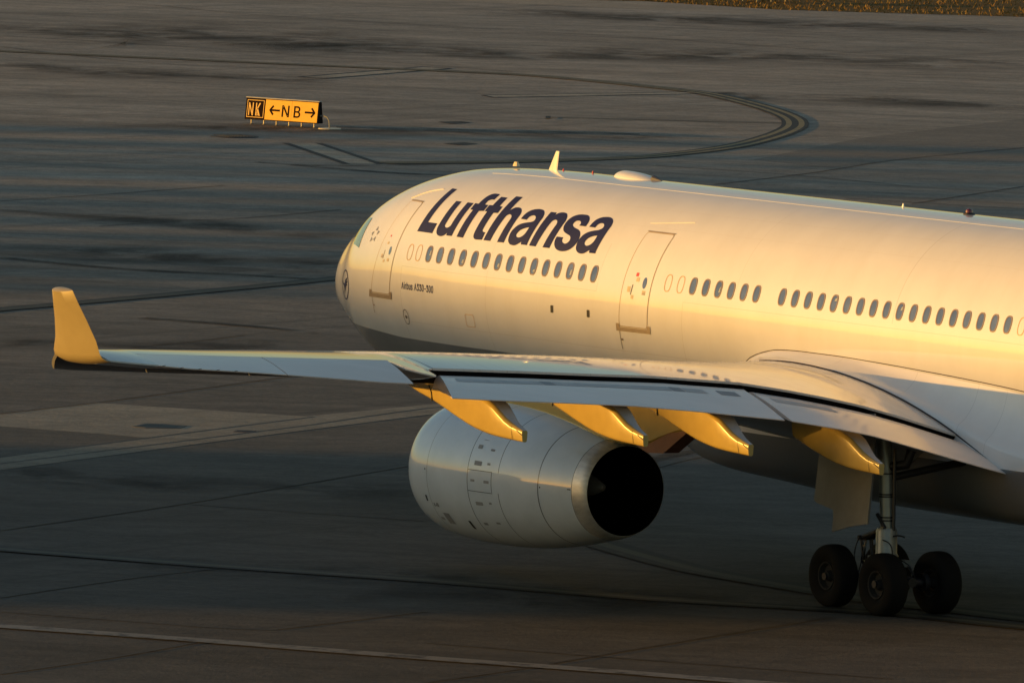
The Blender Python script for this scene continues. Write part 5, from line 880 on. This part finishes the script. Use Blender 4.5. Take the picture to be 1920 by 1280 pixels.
def fair_mat():
    t = NT("belly_fairing_paint"); X, Y, Z = t.xyz("Object"); X = t.math('ADD', X, 32.0)
    n = t.noise(t.coord("Object"), 1.1, 6, 0.6)
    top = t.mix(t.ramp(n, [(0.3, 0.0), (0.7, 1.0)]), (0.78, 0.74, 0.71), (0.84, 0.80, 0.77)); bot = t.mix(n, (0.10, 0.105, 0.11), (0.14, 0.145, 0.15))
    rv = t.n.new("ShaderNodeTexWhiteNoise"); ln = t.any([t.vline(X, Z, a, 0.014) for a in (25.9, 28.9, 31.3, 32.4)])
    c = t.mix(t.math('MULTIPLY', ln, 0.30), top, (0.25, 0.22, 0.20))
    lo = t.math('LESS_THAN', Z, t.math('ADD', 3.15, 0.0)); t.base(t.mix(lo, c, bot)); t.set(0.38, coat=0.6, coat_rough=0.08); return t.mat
rg = []
for x in np.unique(np.r_[np.linspace(17.2, 21.9, 16), np.linspace(21.9, 41.5, 60)]):
    zj, yw, zw, zb = (float(pchip(FX, A, x)[0]) for A in (FJ, FW, FZ, FB)); zf = ZC + (float(pchip(SK, SB, x - XN)[0]) + float(pchip(SK, ST, x - XN)[0])) / 2
    yj = math.sqrt(max(R * R - (zj - ZC) ** 2, 0.01)) - 0.03; yw = max(yw, yj + 0.05)
    H = [(yj, zj), (yj + (yw - yj) * 0.22, zj - (zj - zw) * 0.42), (yj + (yw - yj) * 0.62, zj - (zj - zw) * 0.78), (yw, zw), (yw + 0.05, zw - 0.30 * (zw - zb)), (yw - 0.02, zw - 0.55 * (zw - zb)), (yw * 0.93, zw - 0.78 * (zw - zb)), (yw * 0.74, zb + 0.08 * (zw - zb)), (yw * 0.42, zb + 0.012 * (zw - zb)), (0.0, zb)]
    ts = np.linspace(0, 9, 37); hy = pchip(range(10), [p[0] for p in H], ts); hz = pchip(range(10), [p[1] for p in H], ts)
    ring_ = [(x, -a, b) for a, b in zip(hy, hz)] + [(x, a, b) for a, b in list(zip(hy, hz))[::-1][1:]]
    rg.append(ring_)
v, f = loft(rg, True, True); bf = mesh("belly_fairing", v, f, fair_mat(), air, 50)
SEAL = plain("dark_seal", (0.035, 0.022, 0.022), 0.6)
jx = np.linspace(21.7, 38, 60)
mb = MB(); mb.tube([(x, -(math.sqrt(R * R - (float(pchip(FX, FJ, x)[0]) - ZC) ** 2) - 0.012), float(pchip(FX, FJ, x)[0])) for x in jx], 0.017, 6); mb.build("fairing_seam", SEAL, air)
mb = MB()
P = []; rr = []
for x in np.linspace(23.3, 33.2, 40):
    y = -3.335; c_ = None
    z = wz = None
    s_ = wsec(-3.34, ip(XLIP, -3.34), ip(ZLIP, -3.34), 'cove')[:17]
    z = float(np.interp(x, [p[0] for p in s_], [p[2] for p in s_])) if x < 31.3 else 3.75 - (x - 31.3) * 0.34
    P.append((x, y, z + 0.01)); rr.append(0.010 + 0.022 * (x - 23.3) / 9.9)
mb.tube(P, rr, 6); mb.build("wing_root_seal", SEAL, air)
# ================================================================ LANDING GEAR
GM = plain("gear_pale_metal", (0.23, 0.25, 0.24), 0.35, 0.3); GMD = plain("gear_dark_metal", (0.035, 0.035, 0.038), 0.45, 0.5); CHR = plain("polished_piston", (0.6, 0.6, 0.58), 0.15, 1.0)
TYR = NT("tyre_rubber_black"); TYR.base((0.007, 0.007, 0.007)); TYR.set(0.85, spec=0.12); TYR.bump(TYR.noise(TYR.coord("Object"), 20, 4), 0.2, 0.01); TYR = TYR.mat
RIM = plain("wheel_rim_metal", (0.022, 0.022, 0.022), 0.8, spec=0.2)
def wheel(x, y, z, r, w, par):
    h = w / 2; rr_ = r * 0.44
    mb = MB(); pf = [(-h * 0.62, rr_), (-h * 0.80, rr_ * 1.12), (-h * 0.98, r * 0.66), (-h, r * 0.78), (-h * 0.93, r * 0.89), (-h * 0.72, r * 0.965), (-h * 0.45, r * 0.99), (0, r)]
    for g in (): pass
    pf2 = pf + [(-a, b) for a, b in pf[::-1][1:]]
    mb.lathe(pf2, (x, y, z), 1, 64); ty = mb.build("tyre", TYR, par, 60)
    mb = MB()
    for s_ in (-1, 1):
        mb.lathe([(s_ * h * 0.62, rr_ + 0.005), (s_ * h * 0.78, rr_ * 1.02), (s_ * h * 0.74, rr_ * 0.92), (s_ * h * 0.30, rr_ * 0.80), (s_ * h * 0.28, rr_ * 0.42), (s_ * h * 0.70, rr_ * 0.34), (s_ * h * 0.78, rr_ * 0.22), (s_ * h * 0.80, 0.0001)], (x, y, z), 1, 40)
    mb.build("rim", RIM, par, 40)
def zoff(x): return -TILT * (x - 32)               # keeps the tyres on the level ground
mg = tag(empty("main_landing_gear", (0, 0, 0))); mg.parent = air
MX, MY = 31.62, -5.34
for dx in (-0.99, 0.99):
    for dy in (-0.70, 0.70): wheel(MX + dx, MY + dy, 0.672 + zoff(MX + dx), 0.69, 0.53, mg)
mb = MB()
mb.tube([(MX - 1.08, MY, 0.69), (MX - 0.6, MY, 0.72), (MX, MY, 0.80), (MX + 0.6, MY, 0.72), (MX + 1.08, MY, 0.69)], [0.11, 0.13, 0.17, 0.13, 0.11], 14)
for dx in (-0.99, 0.99): mb.tube([(MX + dx, MY - 0.95, 0.68), (MX + dx, MY + 0.95, 0.68)], 0.085, 12)
for dx in (-0.99, 0.99):
    for dy in (-0.34, 0.34): mb.lathe([(-0.06, 0.20), (0.06, 0.20)], (MX + dx, MY + dy, 0.68), 1, 24)
mb.build("bogie_beam", GMD, mg, 40)
mb = MB(); mb.tube([(MX - 0.18, MY, 3.72), (MX - 0.05, MY, 2.9), (MX + 0.02, MY, 1.78)], [0.17, 0.155, 0.145], 20); mb.build("shock_strut", GM, mg, 40)
mb = MB()
for z in (3.0, 2.55, 2.50, 2.05, 1.98): mb.tube([(MX - 0.05 + (2.9 - z) * 0.06, MY, z), (MX - 0.05 + (2.9 - z) * 0.06, MY, z - 0.035)], 0.168, 20)
mb.tube([(MX + 0.20, MY + 0.05, 3.55), (MX + 0.22, MY + 0.05, 1.75)], 0.035, 8); mb.tube([(MX - 0.1, MY - 0.18, 2.1), (MX + 0.16, MY - 0.14, 1.8)], 0.04, 8)
mb.build("strut_collars", GMD, mg, 40)
mb = MB(); mb.tube([(MX + 0.02, MY, 1.80), (MX + 0.02, MY, 1.72), (MX + 0.02, MY, 1.25), (MX + 0.02, MY, 1.18)], [0.20, 0.235, 0.235, 0.27], 24); mb.tube([(MX + 0.02, MY, 1.18), (MX, MY, 0.80)], 0.15, 16)
mb.box(MX - 0.30, MX + 0.50, MY - 0.27, MY - 0.16, 1.08, 1.18); mb.box(MX + 0.30, MX + 0.55, MY - 0.15, MY + 0.30, 0.98, 1.12); mb.build("lower_cylinder", GM, mg, 40)
mb = MB()
mb.tube([(MX - 0.15, MY - 0.1, 1.72), (MX - 0.78, MY - 0.12, 1.52)], 0.055, 10); mb.tube([(MX - 0.15, MY + 0.1, 1.72), (MX - 0.78, MY + 0.12, 1.52)], 0.055, 10); mb.tube([(MX - 0.78, MY - 0.2, 1.52), (MX - 0.78, MY + 0.2, 1.52)], 0.06, 10)
for dy in (-0.12, 0.12): mb.tube([(MX - 0.78, MY + dy, 1.52), (MX - 0.62, MY + dy, 0.80)], 0.045, 10)
mb.build("torque_links", GMD, mg, 40)
mb = MB(); mb.tube([(MX - 0.52, MY - 0.2, 1.5), (MX - 0.60, MY - 0.2, 1.05), (MX - 0.55, MY - 0.1, 0.8)], 0.05, 10); mb.build("pitch_trimmer", CHR, mg, 40)
mb = MB()
def hose(a, b, sag, r=0.014):
    a, b = Vector(a), Vector(b); P = []
    for k in range(9): t = k / 8; p = a.lerp(b, t); p += Vector(sag) * math.sin(math.pi * t); P.append(p)
    mb = MB(); mb.tube(P, r, 6); mb.build('hydraulic_hose', GMD, mg, 40)
hose((MX - 0.72, MY - 0.22, 1.55), (MX - 0.75, MY - 0.25, 0.80), (-0.14, 0, 0)); hose((MX - 0.66, MY - 0.24, 1.50), (MX - 0.68, MY - 0.25, 0.78), (0.10, 0, 0)); hose((MX - 0.60, MY + 0.2, 1.5), (MX - 0.80, MY + 0.2, 0.75), (-0.08, 0, 0))
hose((MX + 0.18, MY - 0.2, 1.55), (MX + 0.50, MY - 0.15, 1.15), (0.12, 0, 0.1)); hose((MX + 0.5, MY, 1.15), (MX + 0.88, MY + 0.2, 0.72), (0.12, 0, 0.08)); hose((MX + 0.45, MY + 0.2, 1.1), (MX + 0.95, MY + 0.35, 0.70), (0.06, 0, -0.12)); hose((MX + 0.22, MY, 1.62), (MX + 0.45, MY + 0.2, 1.62), (0, 0, 0.03), 0.02)
mb = MB(); mb.tube([(MX + 0.05, MY + 0.1, 2.9), (MX + 0.1, -3.4, 3.2)], 0.085, 12); mb.tube([(MX - 0.1, MY, 3.1), (MX + 0.30, MY + 0.30, 3.2), (MX + 0.32, MY + 0.4, 3.5)], 0.11, 12); mb.tube([(MX - 0.1, MY, 3.4), (MX - 1.4, MY + 0.4, 3.7)], 0.07, 12); mb.build("side_stay", GMD, mg, 40)
door_poly = [(29.52, 3.75), (29.50, 2.50), (29.47, 2.25), (29.62, 2.20), (30.35, 2.10), (30.39, 1.95), (30.40, 1.62), (31.00, 1.78), (31.66, 1.90), (31.64, 4.3), (30.2, 4.2)]
def door_y(x, z): return -5.80 - 0.10 * max(0, (3.2 - z)) ** 1.0 + 0.05 * (x - 30.5) ** 2
bm = bmesh.new(); vs = [bm.verts.new((a, 0, b)) for a, b in door_poly]
fce = bm.faces.new(vs)
for c in np.arange(1.8, 4.3, 0.3): bmesh.ops.bisect_plane(bm, geom=bm.verts[:] + bm.edges[:] + bm.faces[:], plane_co=(0, 0, c), plane_no=(0, 0, 1))
for c in np.arange(29.7, 31.6, 0.3): bmesh.ops.bisect_plane(bm, geom=bm.verts[:] + bm.edges[:] + bm.faces[:], plane_co=(c, 0, 0), plane_no=(1, 0, 0))
r_ = bmesh.ops.extrude_face_region(bm, geom=bm.faces[:]); bk = [g for g in r_['geom'] if isinstance(g, bmesh.types.BMVert)]
bks = set(bk)
for q in bm.verts: q.co.y = door_y(q.co.x, q.co.z) + (0.05 if q in bks else 0.0)
bm.verts.index_update(); v = [tuple(q.co) for q in bm.verts]; f = [[q.index for q in fc.verts] for fc in bm.faces]; bm.free()
mesh("gear_door", v, f, plain("gear_door_paint", (0.13, 0.14, 0.14), 0.45, coat=0.3), mg, 30)
ng = tag(empty("nose_landing_gear", (0, 0, 0))); ng.parent = air
for dy in (-0.36, 0.36): wheel(6.4, dy, 0.515 + zoff(6.4), 0.53, 0.38, ng)
mb = MB(); mb.tube([(6.3, 0, 3.0), (6.35, 0, 1.6), (6.4, 0, 0.9)], [0.13, 0.12, 0.09], 16); mb.tube([(6.4, -0.5, 0.86), (6.4, 0.5, 0.86)], 0.07, 12); mb.tube([(6.3, 0, 1.7), (7.4, 0, 2.9)], 0.06, 10); mb.build("nose_strut", GM, ng, 40)
